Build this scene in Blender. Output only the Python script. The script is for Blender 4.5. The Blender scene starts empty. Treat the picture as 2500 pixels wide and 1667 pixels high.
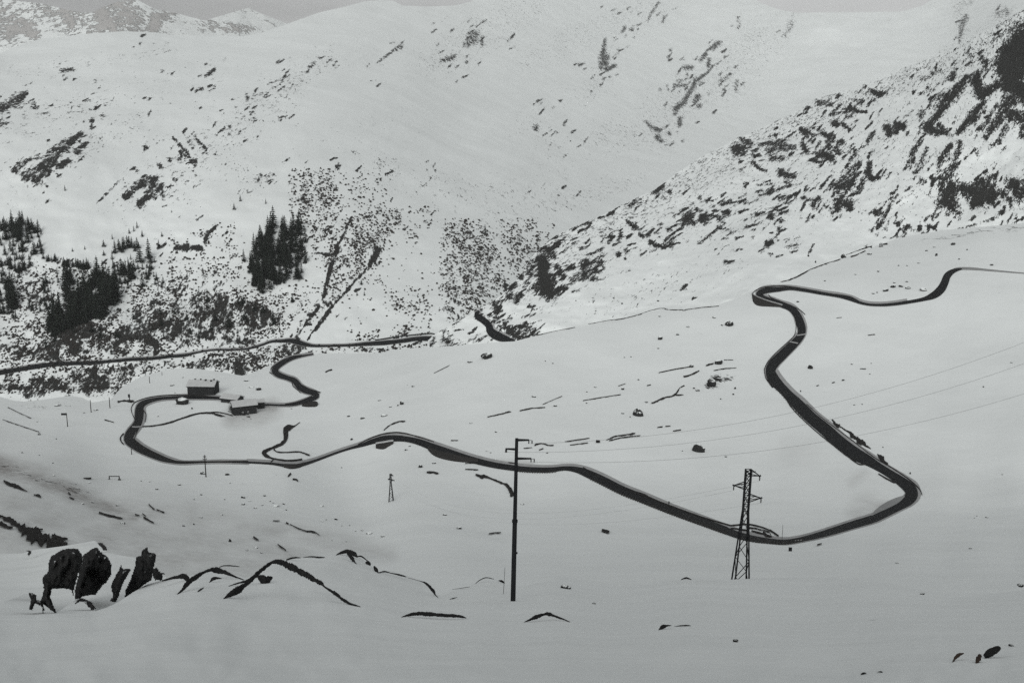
import bpy, bmesh, math, random
import numpy as np
from mathutils import Vector, Matrix
random.seed(7); rng = np.random.default_rng(7)
scene = bpy.context.scene
COL = scene.collection

# ------------------------------------------------------------------ camera
F = 2800.0; PITCH = math.radians(13.0); CX, CY = 1250.0, 833.5
SP, CP = math.sin(PITCH), math.cos(PITCH)
K = 0.727
ZS = 1/3.1357
ORG = {'u1':(0,0),'u2':(600,0),'u3':(1200,0),'u4':(1800,0),
       'm1':(0,450),'m2':(600,450),'m3':(1200,450),'m4':(1800,450),
       'l1':(0,850),'l2':(600,850),'l3':(1200,850),'l4':(1800,850),
       'b1':(0,1167),'b2':(600,1167),'b3':(1200,1167),'b4':(1800,1167),'n':None}
def N(reg, pts):
    """zoomed image crop coordinates -> full image pixels"""
    o = ORG[reg]
    if o is None: return [tuple(map(float, p)) for p in pts]
    return [(o[0]+p[0]*ZS, o[1]+p[1]*ZS) + tuple(q*ZS for q in p[2:]) for p in pts]
def ray(x, y):
    x = np.asarray(x, float); y = np.asarray(y, float)
    dx = (x-CX)/F; dy = (CY-y)/F
    return np.stack([dx, CP+dy*SP, -SP+dy*CP], -1)

# ------------------------------------------------------------------ numeric noise
def vnoise(x, y, seed=0):
    xi = np.floor(x).astype(np.int64); yi = np.floor(y).astype(np.int64)
    fx = x-xi; fy = y-yi
    fx = fx*fx*(3-2*fx); fy = fy*fy*(3-2*fy)
    def h(a, b):
        n = (a*374761393 + b*668265263 + seed*974711) & 0xffffffff
        n = ((n ^ (n >> 13))*1274126177) & 0xffffffff
        n = n ^ (n >> 16)
        return (n & 0xffff)/65535.0
    return (h(xi,yi)*(1-fx)+h(xi+1,yi)*fx)*(1-fy)+(h(xi,yi+1)*(1-fx)+h(xi+1,yi+1)*fx)*fy
def fbm(x, y, seed=0, octv=4):
    s = 0; a = .5
    for i in range(octv):
        s = s + a*(vnoise(x, y, seed+i*17)-.5); a *= .5; x = x*2.03+5.1; y = y*2.03+9.7
    return s

class Layer:
    """smooth ground surface: thin plate spline of inverse distance through depths estimated at image pixels"""
    def __init__(self, ctrl, amp, wl, seed, scale=K, lam=2e-2):
        c = np.array(ctrl, float); self.p = c[:,:2]/1000.0
        v = 1000.0/(c[:,2]*scale)
        self.amp, self.wl, self.seed = amp, wl, seed
        n = len(c); d = np.linalg.norm(self.p[:,None]-self.p[None], axis=-1)
        A = np.zeros((n+3,n+3)); A[:n,:n] = self.U(d)+lam*np.eye(n)
        A[:n,n] = 1; A[:n,n+1:] = self.p; A[n,:n] = 1; A[n+1:,:n] = self.p.T
        b = np.zeros(n+3); b[:n] = v
        self.w = np.linalg.solve(A, b); self.lo = v.min()*.6
    @staticmethod
    def U(r):
        return np.where(r > 1e-9, r*r*np.log(np.maximum(r,1e-9)), 0)
    def depth(self, x, y):
        x = np.asarray(x, float); y = np.asarray(y, float)
        xs, ys = x.ravel()/1000, y.ravel()/1000
        out = self.w[-3]+self.w[-2]*xs+self.w[-1]*ys
        for i in range(len(self.p)):
            out = out+self.w[i]*self.U(np.hypot(xs-self.p[i,0], ys-self.p[i,1]))
        out = np.maximum(out, self.lo)
        dd = 1000.0/out*(1+self.amp*fbm(xs*1000/self.wl, ys*1000/(self.wl*.6), self.seed))
        return dd.reshape(x.shape)
    def pt(self, x, y, lift=0.0):
        p = ray(x, y)*self.depth(x, y)[...,None]
        if np.any(lift): p = p+np.stack([np.zeros_like(p[...,0]), np.zeros_like(p[...,0]), np.broadcast_to(lift, p[...,0].shape)], -1)
        return p

# near snowfield below the camera
LA = Layer([(-300,1667,19),(0,1667,19.5),(600,1667,20),(1250,1667,20),(1900,1667,20),(2500,1667,19),(2900,1667,18),
            (0,1900,9),(1250,1900,9.3),(2500,1900,9),(0,2600,3.6),(1250,2600,3.7),(2500,2600,3.6),
            (0,1560,40),(600,1560,40),(1250,1560,44),(1900,1560,44),(2500,1560,36),
            (0,1470,66),(137,1497,60),(233,1491,64),(287,1470,70),(446,1409,84),(596,1412,88),(680,1366,100),(700,1420,88),(780,1445,84),
            (845,1344,124),(860,1400,108),(922,1397,120),(1027,1416,122),(1062,1451,104),(1130,1440,112),(1190,1409,128),(1253,1467,100),
            (1366,1408,140),(1440,1440,122),(1551,1432,140),(1672,1411,160),(1800,1414,168),(2023,1408,170),(2119,1411,170),
            (2230,1436,150),(2342,1457,125),(2500,1438,140),(2000,1480,86),(1500,1500,80),(2800,1430,140),(-300,1450,72)]
           + [(x, y-26, d*1.32) for x, y, d in ((1366,1408,140),(1551,1430,140),(1672,1411,160),(1800,1414,168),(1940,1410,169),(2119,1411,170),(2230,1436,150),(2342,1457,125),(2500,1438,140),(1190,1409,128),(845,1344,124),(680,1366,100),(446,1409,84))], .22, 260, 3)

LB = Layer([(x, y, d*k) for x, k in ((1230,.99),(1400,.995),(1580,1.0),(1760,1.0),(1940,1.0),(2120,.99),(2300,.98),(2480,.96),(2660,.945),(2850,.93)) for y, d in ((800,985),(860,925),(930,858),(1000,792),(1070,728),(1140,664),(1210,594),(1270,522),(1330,425),(1380,335),(1440,220))]
  + [(1280,835,952),(1500,790,995),(1700,752,1036),(1850,715,1078),(2050,680,1115),(2300,680,1090),(2150,597,1290),(2400,560,1250),(2500,660,1090),(2850,540,1180),
     (0,985,900),(0,1130,570),(0,1190,420),(0,1260,330),(0,1340,255),(250,1200,520),(250,1260,400),(250,1320,310),(300,1400,250),(500,1265,455),(500,1330,345),(700,1310,440),(700,1370,320),(900,1345,420),(900,1400,290),
     (300,1075,730),(490,950,950),(150,970,930),(480,905,1020),(700,960,930),(700,880,1050),(950,862,1010),(450,1128,670),
     (954,1223,570),(954,1065,745),(700,1180,590),(-300,1000,820),(-300,1300,300)], .020, 300, 11, lam=4e-3)
# rocky ridge on the right
LC = Layer([(1059,830,1235),(1160,770,1255),(1231,715,1300),(1320,603,1410),(1600,463,1640),(1900,300,1900),(2200,166,1950),(2500,26,1760),
            (2500,300,1520),(2500,560,1320),(2150,600,1370),(1900,700,1200),(1500,790,1210),(1280,840,1215),(2200,400,1540),(1800,500,1520),
            (1700,600,1400),(1400,680,1330),(2300,300,1600),(2360,420,1480),(2050,480,1480),(2900,-60,1600),(2900,560,1240)], .024, 110, 23)
# far valley side
LD = Layer([(-300,950,1300),(0,950,1320),(500,930,1330),(900,880,1360),(1250,850,1400),(0,800,1450),(500,760,1500),(900,700,1580),(0,600,1640),
            (350,500,1820),(100,400,1900),(0,300,2100),(300,77,3300),(0,130,3000),(600,88,3700),(700,400,2000),(900,480,1950),(1150,620,1800),
            (1300,560,2200),(1450,400,3600),(1100,300,3300),(930,5,5000),(1300,-80,7600),(1450,120,6200),(1700,250,6000),(1900,300,6200),
            (2000,30,8000),(2300,130,7400),(2500,-50,8000),(2900,-80,8000),(-300,300,2000)], .030, 170, 31)
# farthest ridges
LE = Layer([(-300,150,11000),(0,130,11000),(0,0,12000),(300,80,11000),(376,26,12000),(600,90,12500),(606,20,13000),(760,70,13500),(1200,60,15000)], .02, 90, 41)
# snow mound behind the near rocks
LM = Layer([(-200,1480,90),(0,1480,92),(0,1440,112),(0,1400,138),(0,1352,185),(60,1410,130),(100,1420,122),(150,1333,165),(240,1320,160),(200,1480,92),(265,1350,142),(330,1362,136),
            (300,1480,96),(400,1420,114),(470,1420,112),(-200,1352,190)], .01, 120, 43)

# ------------------------------------------------------------------ object helpers
def link(o, parent=None):
    COL.objects.link(o)
    if parent is not None: o.parent = parent
    return o
def mesh_obj(name, verts, faces, mat, parent=None, smooth=True):
    me = bpy.data.meshes.new(name)
    me.from_pydata([tuple(v) for v in verts], [], [tuple(f) for f in faces])
    me.validate(); me.materials.append(mat)
    if smooth: me.polygons.foreach_set('use_smooth', [True]*len(me.polygons))
    me.update()
    return link(bpy.data.objects.new(name, me), parent)
def bm_obj(name, bm, mat, parent=None, smooth=False):
    me = bpy.data.meshes.new(name); bm.to_mesh(me); bm.free(); me.materials.append(mat)
    if smooth: me.polygons.foreach_set('use_smooth', [True]*len(me.polygons))
    return link(bpy.data.objects.new(name, me), parent)
def tag(o, label, cat, group=None):
    o['label'] = label; o['category'] = cat
    if group: o['group'] = group
    return o
def thing(name, label, cat, loc=(0,0,0), rz=0, group=None):
    o = bpy.data.objects.new(name, None); COL.objects.link(o)
    o.location = loc; o.rotation_euler = (0,0,rz); o.empty_display_size = .5
    return tag(o, label, cat, group)
def bar(bm, a, b, r0, r1=None, n=6):
    a = Vector(a); b = Vector(b); r1 = r0 if r1 is None else r1
    d = (b-a); L = d.length
    if L < 1e-6: return
    q = d.to_track_quat('Z','Y').to_matrix()
    ra = [bm.verts.new(a+q@Vector((math.cos(t)*r0, math.sin(t)*r0, 0))) for t in [2*math.pi*(i+.5)/n for i in range(n)]]
    rb = [bm.verts.new(b+q@Vector((math.cos(t)*r1, math.sin(t)*r1, 0))) for t in [2*math.pi*(i+.5)/n for i in range(n)]]
    for i in range(n): bm.faces.new((ra[i], ra[(i+1)%n], rb[(i+1)%n], rb[i]))
    bm.faces.new(ra[::-1]); bm.faces.new(rb)
def box(bm, c, s, rz=0):
    m = Matrix.Translation(c) @ Matrix.Rotation(rz,4,'Z') @ Matrix.Diagonal((s[0],s[1],s[2],1))
    bmesh.ops.create_cube(bm, size=1, matrix=m)

# ------------------------------------------------------------------ materials
def newmat(name):
    m = bpy.data.materials.new(name); m.use_nodes = True
    nt = m.node_tree; b = nt.nodes['Principled BSDF']; b.inputs['Roughness'].default_value = .9
    b.inputs['Specular IOR Level'].default_value = .03
    return m, nt, b
def nd(nt, t, **kw):
    n = nt.nodes.new(t)
    for k, v in kw.items():
        if k in n.inputs: n.inputs[k].default_value = v
        else: setattr(n, k, v)
    return n
def math_n(nt, op, a, b=None, clamp=False):
    n = nt.nodes.new('ShaderNodeMath'); n.operation = op; n.use_clamp = clamp
    for i, v in enumerate((a, b)):
        if v is None: continue
        if isinstance(v, (int, float)): n.inputs[i].default_value = v
        else: nt.links.new(v, n.inputs[i])
    return n.outputs[0]
def mixc(nt, fac, a, b):
    n = nt.nodes.new('ShaderNodeMix'); n.data_type = 'RGBA'
    for s, v in ((n.inputs[0], fac), (n.inputs[6], a), (n.inputs[7], b)):
        if isinstance(v, (int, float)): s.default_value = v
        elif isinstance(v, tuple): s.default_value = v+(1,) if len(v) == 3 else v
        else: nt.links.new(v, s)
    return n.outputs[2]
def noise(nt, vec, scale, detail=4, rough=.55):
    n = nt.nodes.new('ShaderNodeTexNoise'); n.inputs['Scale'].default_value = scale
    n.inputs['Detail'].default_value = detail; n.inputs['Roughness'].default_value = rough
    if vec is not None: nt.links.new(vec, n.inputs['Vector'])
    return n.outputs[0]
def coords(nt):
    return nt.nodes.new('ShaderNodeTexCoord').outputs['Object']
def stretched(nt, vec, v, k):
    """squeeze coordinates along direction v so the noise runs in streaks"""
    v = Vector(v).normalized()
    d = nt.nodes.new('ShaderNodeVectorMath'); d.operation = 'DOT_PRODUCT'; nt.links.new(vec, d.inputs[0]); d.inputs[1].default_value = v
    m = math_n(nt, 'MULTIPLY', d.outputs['Value'], 1-1/k)
    s = nt.nodes.new('ShaderNodeVectorMath'); s.operation = 'SCALE'; s.inputs[0].default_value = v; nt.links.new(m, s.inputs['Scale'])
    r = nt.nodes.new('ShaderNodeVectorMath'); r.operation = 'SUBTRACT'; nt.links.new(vec, r.inputs[0]); nt.links.new(s.outputs[0], r.inputs[1])
    return r.outputs[0]
SNOW = (.79,.83,.82)
def snow_color(nt, c, sc):
    n = noise(nt, c, sc, 3)
    return mixc(nt, n, (.708,.742,.732), (.85,.89,.88))
def terrain_mat(name, sc, v, k, bump_sc, bump_d, rock=((.012,.013,.013),(.05,.05,.047)), soft=.16):
    m, nt, b = newmat(name); c = coords(nt)
    at = nt.nodes.new('ShaderNodeAttribute'); at.attribute_name = 'rock'
    sv = stretched(nt, c, v, k)
    n1 = noise(nt, sv, sc, 6, .68); n2 = noise(nt, sv, sc*3.1, 4, .65)
    nn = math_n(nt, 'ADD', math_n(nt, 'MULTIPLY', n1, 1.7), math_n(nt, 'ADD', math_n(nt, 'MULTIPLY', n2, 1.5), -1.10))
    # threshold .30 at no rock, .72 at full rock
    th = math_n(nt, 'ADD', math_n(nt, 'MULTIPLY', at.outputs['Fac'], .90), -.11)
    d = math_n(nt, 'SUBTRACT', th, nn)
    msk = math_n(nt, 'ADD', math_n(nt, 'MULTIPLY', d, 1/soft), .5, True)
    rc = mixc(nt, noise(nt, sv, sc*6, 4), rock[0]+(1,), rock[1]+(1,))
    dt = nt.nodes.new('ShaderNodeAttribute'); dt.attribute_name = 'dirt_shade'
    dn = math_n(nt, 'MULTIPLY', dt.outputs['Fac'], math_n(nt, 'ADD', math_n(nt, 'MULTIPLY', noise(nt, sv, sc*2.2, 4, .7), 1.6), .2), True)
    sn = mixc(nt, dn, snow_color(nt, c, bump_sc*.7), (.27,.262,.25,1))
    col = mixc(nt, msk, sn, rc)
    nt.links.new(col, b.inputs['Base Color'])
    bp = nt.nodes.new('ShaderNodeBump'); bp.inputs['Strength'].default_value = 1.0; bp.inputs['Distance'].default_value = bump_d
    h = math_n(nt, 'ADD', noise(nt, c, bump_sc, 5, .5), math_n(nt, 'MULTIPLY', msk, .35))
    nt.links.new(h, bp.inputs['Height']); nt.links.new(bp.outputs[0], b.inputs['Normal'])
    return m
def plain(name, c0, c1, sc, rough=.85, bump=0.0):
    m, nt, b = newmat(name); c = coords(nt)
    n = noise(nt, c, sc, 5)
    nt.links.new(mixc(nt, n, c0+(1,), c1+(1,)), b.inputs['Base Color']); b.inputs['Roughness'].default_value = rough
    if bump:
        bp = nt.nodes.new('ShaderNodeBump'); bp.inputs['Distance'].default_value = bump
        nt.links.new(noise(nt, c, sc*1.7, 6), bp.inputs['Height']); nt.links.new(bp.outputs[0], b.inputs['Normal'])
    return m
def capped_rock(name, sc, lo=.62, hi=.82, rock=((.010,.011,.012),(.045,.045,.043))):
    """dark stone with snow lying on its upward faces"""
    m, nt, b = newmat(name); c = coords(nt)
    g = nt.nodes.new('ShaderNodeNewGeometry'); sx = nt.nodes.new('ShaderNodeSeparateXYZ'); nt.links.new(g.outputs['Normal'], sx.inputs[0])
    h = math_n(nt, 'ADD', sx.outputs[2], math_n(nt, 'MULTIPLY', math_n(nt, 'SUBTRACT', noise(nt, c, sc, 4), .5), .8))
    mr = nt.nodes.new('ShaderNodeMapRange'); mr.inputs[1].default_value = lo; mr.inputs[2].default_value = hi; nt.links.new(h, mr.inputs[0])
    rc = mixc(nt, noise(nt, c, sc*3, 5), rock[0]+(1,), rock[1]+(1,))
    nt.links.new(mixc(nt, mr.outputs[0], rc, SNOW+(1,)), b.inputs['Base Color'])
    bp = nt.nodes.new('ShaderNodeBump'); bp.inputs['Distance'].default_value = .3/sc
    nt.links.new(noise(nt, c, sc*2.5, 6), bp.inputs['Height']); nt.links.new(bp.outputs[0], b.inputs['Normal'])
    return m
def dirv(L, x0, y0, x1, y1):
    p = L.pt(np.array([x0,x1]), np.array([y0,y1])); return p[1]-p[0]

M_A = terrain_mat('snow_near', .5, (1,0,0), 1.0, .10, .35)
M_M = terrain_mat('snow_mound', .5, (1,0,0), 1.0, .15, .35)
M_B = terrain_mat('snow_valley', .22, dirv(LB,600,1300,300,1200), 2.2, .018, 1.6)
M_C = terrain_mat('snow_rock_ridge', .30, dirv(LC,1900,560,2050,400), 3.6, .03, 2.6)
M_D = terrain_mat('snow_far_slope', .12, dirv(LD,100,420,220,320), 3.2, .012, 3.0)
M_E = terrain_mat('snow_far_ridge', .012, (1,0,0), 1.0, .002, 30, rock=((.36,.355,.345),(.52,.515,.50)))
M_ROAD = plain('wet_asphalt', (.010,.011,.012), (.022,.023,.024), .25, .75)
M_SLUSH = plain('ploughed_slush', (.22,.225,.225), (.46,.47,.465), .3, .9, .1)
M_SLUSHROAD = plain('snow_covered_road', (.18,.185,.185), (.34,.35,.345), .08, .9)
M_EARTH = plain('bare_earth', (.010,.010,.010), (.04,.038,.036), .6, .95, .2)
M_VERGE = plain('dark_verge', (.02,.021,.021), (.12,.12,.118), .35, .95, .1)
M_ROCKN = capped_rock('near_rock', 1.2, .72, .92)
M_BOULD = capped_rock('boulder_rock', .8, .64, .84)
M_WALL = plain('stone_wall', (.012,.012,.012), (.06,.058,.055), .9, .95, .2)
M_WOOD = plain('dark_planks', (.014,.015,.016), (.035,.036,.036), 1.5, .85, .03)
M_ROOF = plain('snowy_roof', (.36,.37,.37), (.54,.555,.55), .4, .9, .1)
M_STEEL = plain('weathered_steel', (.010,.011,.012), (.022,.023,.024), 2.0, .6)
M_INSUL = plain('insulator', (.02,.02,.02), (.06,.06,.06), 5, .5)
M_WIRE = plain('cable', (.03,.03,.03), (.05,.05,.05), 1, .6)
M_CONIF = plain('conifer_needles', (.008,.011,.009), (.022,.027,.022), .8, .95)
M_BARK = plain('bark', (.012,.010,.009), (.03,.026,.022), 1, .95)
M_SHRUB = plain('bare_shrub', (.018,.017,.016), (.055,.05,.046), .3, .95)
M_GRASS = plain('dry_grass', (.022,.017,.014), (.06,.045,.036), 1.5, .95, .05)
M_GLASS = plain('dark_window', (.02,.022,.025), (.04,.042,.045), 2, .2)

# ------------------------------------------------------------------ terrain sheets
def poly_interp(pts, x):
    p = sorted(pts); return np.interp(x, [a[0] for a in p], [a[1] for a in p])
def pip(X, Y, poly):
    c = np.zeros(X.shape, bool); n = len(poly)
    for i in range(n):
        x1, y1 = poly[i]; x2, y2 = poly[(i+1) % n]
        if y1 == y2: continue
        m = ((y1 > Y) != (y2 > Y)) & (X < (x2-x1)*(Y-y1)/(y2-y1)+x1); c ^= m
    return c
def edist(X, Y, poly):
    d = np.full(X.shape, 1e9); n = len(poly)
    for i in range(n):
        a = poly[i]; b = poly[(i+1) % n]; dx, dy = b[0]-a[0], b[1]-a[1]
        t = np.clip(((X-a[0])*dx+(Y-a[1])*dy)/(dx*dx+dy*dy+1e-9), 0, 1)
        d = np.minimum(d, np.hypot(X-a[0]-t*dx, Y-a[1]-t*dy))
    return d
def seg_mask(X, Y, strokes):
    """strength of exposed rock at each ground vertex"""
    R = np.zeros(X.shape)
    for st in strokes:
        pts, hw, inten = st
        wd = hw if isinstance(hw, (list, tuple)) else [hw]*len(pts)
        if len(pts) == 1: pts = [pts[0], (pts[0][0]+.1, pts[0][1])]; wd = [wd[0]]*2
        for (a, b, w0, w1) in zip(pts[:-1], pts[1:], wd[:-1], wd[1:]):
            W = max(w0, w1)*2.6
            sel = np.where((X > min(a[0],b[0])-W)&(X < max(a[0],b[0])+W)&(Y > min(a[1],b[1])-W)&(Y < max(a[1],b[1])+W))
            if len(sel[0]) == 0: continue
            x, y = X[sel], Y[sel]; dx, dy = b[0]-a[0], b[1]-a[1]
            t = np.clip(((x-a[0])*dx+(y-a[1])*dy)/(dx*dx+dy*dy+1e-9), 0, 1)
            d = np.hypot(x-a[0]-t*dx, y-a[1]-t*dy)/(w0+(w1-w0)*t+1e-6)
            c = inten*np.clip(1.18-.46*d, 0, 1)
            R[sel] = np.maximum(R[sel], c)
    return R
def sheet(name, L, top, bot, x0, x1, nx, ny, mat, strokes=(), back=(5,30,.8), power=1.0, base=0.0, basefn=None, bump=0.0, dirt_shade=()):
    xs = np.linspace(x0, x1, nx); yt = poly_interp(top, xs); yb = poly_interp(bot, xs)
    v = np.linspace(0, 1, ny)**power
    X = np.broadcast_to(xs, (ny, nx)).copy(); Y = yb+(yt-yb)*v[:,None]
    R = seg_mask(X, Y, strokes)+base
    if basefn is not None: R = np.maximum(R, basefn(X, Y))
    P = L.pt(X, Y)
    if bump:   # outcrops stand proud of the snow
        n = fbm(X/14, Y/14, 77, 3)
        P[...,2] += bump*np.clip(R, 0, 1)*(n+.1)
    nb, step, slope = back
    hd = P[-1].copy(); hd[:,2] = 0; hd /= np.linalg.norm(hd, axis=1)[:,None]
    rows = [P]; rr = [R]
    rows.append(P[-1][None].copy()); rr.append(np.zeros((1,nx)))
    for k in range(1, nb+1):
        q = P[-1]+hd*(k*step); q[:,2] = P[-1][:,2]-slope*step*k*(.6+.4*min(1, k/2))
        rows.append(q[None]); rr.append(np.zeros((1,nx)))
    P = np.concatenate(rows); R = np.concatenate(rr); ny2 = P.shape[0]
    me = bpy.data.meshes.new(name); idx = np.arange(ny2*nx).reshape(ny2, nx)
    fc = np.stack([idx[:-1,:-1], idx[:-1,1:], idx[1:,1:], idx[1:,:-1]], -1); fc = np.delete(fc, ny-1, axis=0).reshape(-1,4)
    me.vertices.add(ny2*nx); me.vertices.foreach_set('co', P.reshape(-1).astype(np.float32))
    me.loops.add(fc.size); me.loops.foreach_set('vertex_index', fc.reshape(-1).astype(np.int32))
    me.polygons.add(len(fc)); me.polygons.foreach_set('loop_start', np.arange(0, fc.size, 4, dtype=np.int32))
    me.polygons.foreach_set('use_smooth', np.ones(len(fc), bool))
    me.update(calc_edges=True)
    a = me.attributes.new('rock', 'FLOAT', 'POINT'); a.data.foreach_set('value', np.clip(R, 0, 1.2).reshape(-1).astype(np.float32))
    if dirt_shade:
        G = seg_mask(X, Y, dirt_shade)*np.clip(1+1.6*fbm(X/60, Y/22, 52, 4), .1, 1.6); G = np.concatenate([G, np.zeros((ny2-ny, nx))])
        a = me.attributes.new('dirt_shade', 'FLOAT', 'POINT'); a.data.foreach_set('value', np.clip(G, 0, 1).reshape(-1).astype(np.float32))
    me.materials.append(mat); o = link(bpy.data.objects.new(name, me)); o['kind'] = 'structure'
    return o
def ST(reg, pts, w, inten=1.0):
    ww = [a*ZS for a in w] if isinstance(w, (list, tuple)) else w*ZS
    return (N(reg, pts), ww, inten)

A_CREST = [(-400,1460),(0,1470),(40,1458),(64,1448),(100,1470),(137,1497),(160,1480),(191,1460),(215,1478),(233,1491),(260,1482),(287,1470),(330,1442),(360,1425),(400,1415),
           (446,1409),(480,1400),(526,1385),(560,1398),(600,1410),(630,1400),(655,1378),(680,1366),(720,1362),(790,1360),(820,1350),(845,1344),(870,1355),(900,1375),(922,1396),(950,1393),
           (985,1402),(1027,1416),(1045,1430),(1062,1450),(1080,1455),(1104,1440),(1140,1434),(1165,1420),(1190,1409),(1215,1413),(1232,1424),(1270,1432),(1327,1419),(1366,1408),(1440,1416),(1500,1425),
           (1551,1428),(1610,1418),(1672,1411),(1787,1414),(1848,1411),(1940,1409),(2023,1408),(2119,1411),(2230,1436),(2342,1457),(2420,1450),(2500,1438),(2900,1425)]
B_CREST = [(-400,975),(0,968),(30,977),(58,980),(100,976),(170,966),(200,970),(225,982),(240,980),(270,975),(300,942),(340,922),(400,903),(440,899),(480,900),(540,908),(590,917),(620,910),(650,895),(700,880),(740,868),(780,863),
           (930,862),(950,855),(1000,850),(1100,845),(1200,836),(1257,833),(1315,818),(1423,796),(1519,778),(1615,755),(1678,756),(1742,748),(1800,728),(1831,712),(1870,700),(1905,690),
           (1950,670),(2020,645),(2060,630),(2110,612),(2150,597),(2190,582),(2300,562),(2500,545),(2900,530)]
C_SKY = [(1040,835),(1059,818),(1090,800),(1123,782),(1165,758),(1200,738),(1231,715),(1255,690),(1280,660),(1300,625),(1321,603),(1359,574),(1400,555),(1430,542),(1487,518),(1540,490),(1599,463),(1646,427),(1680,405),(1710,384),(1760,360),(1800,337),
         (1860,312),(1928,281),(1960,262),(1991,242),(2071,220),(2110,205),(2151,188),(2199,168),(2260,148),(2326,122),(2400,80),(2460,46),(2500,24),(2900,-120)]
D_SKY = [(-400,190),(0,130),(60,107),(100,95),(160,90),(200,84),(300,77),(380,80),(420,87),(600,89),(640,80),(700,60),(740,45),(780,31),(850,15),(890,4),(930,1),(960,3),(983,14),(1040,17),(1110,14),(1150,5),(1200,-30),(1300,-90),
         (1780,-90),(1850,5),(1900,24),(1945,32),(2050,31),(2200,29),(2250,16),(2290,-10),(2330,-40),(2500,-90),(2900,-120)]
E_SKY = [(-400,-60),(0,-2),(105,10),(160,24),(200,31),(225,32),(250,18),(290,4),(335,0),(376,22),(425,32),(500,51),(550,36),(606,20),(640,35),(700,58),(760,66),(900,90),(1100,90),(1200,100)]

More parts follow.
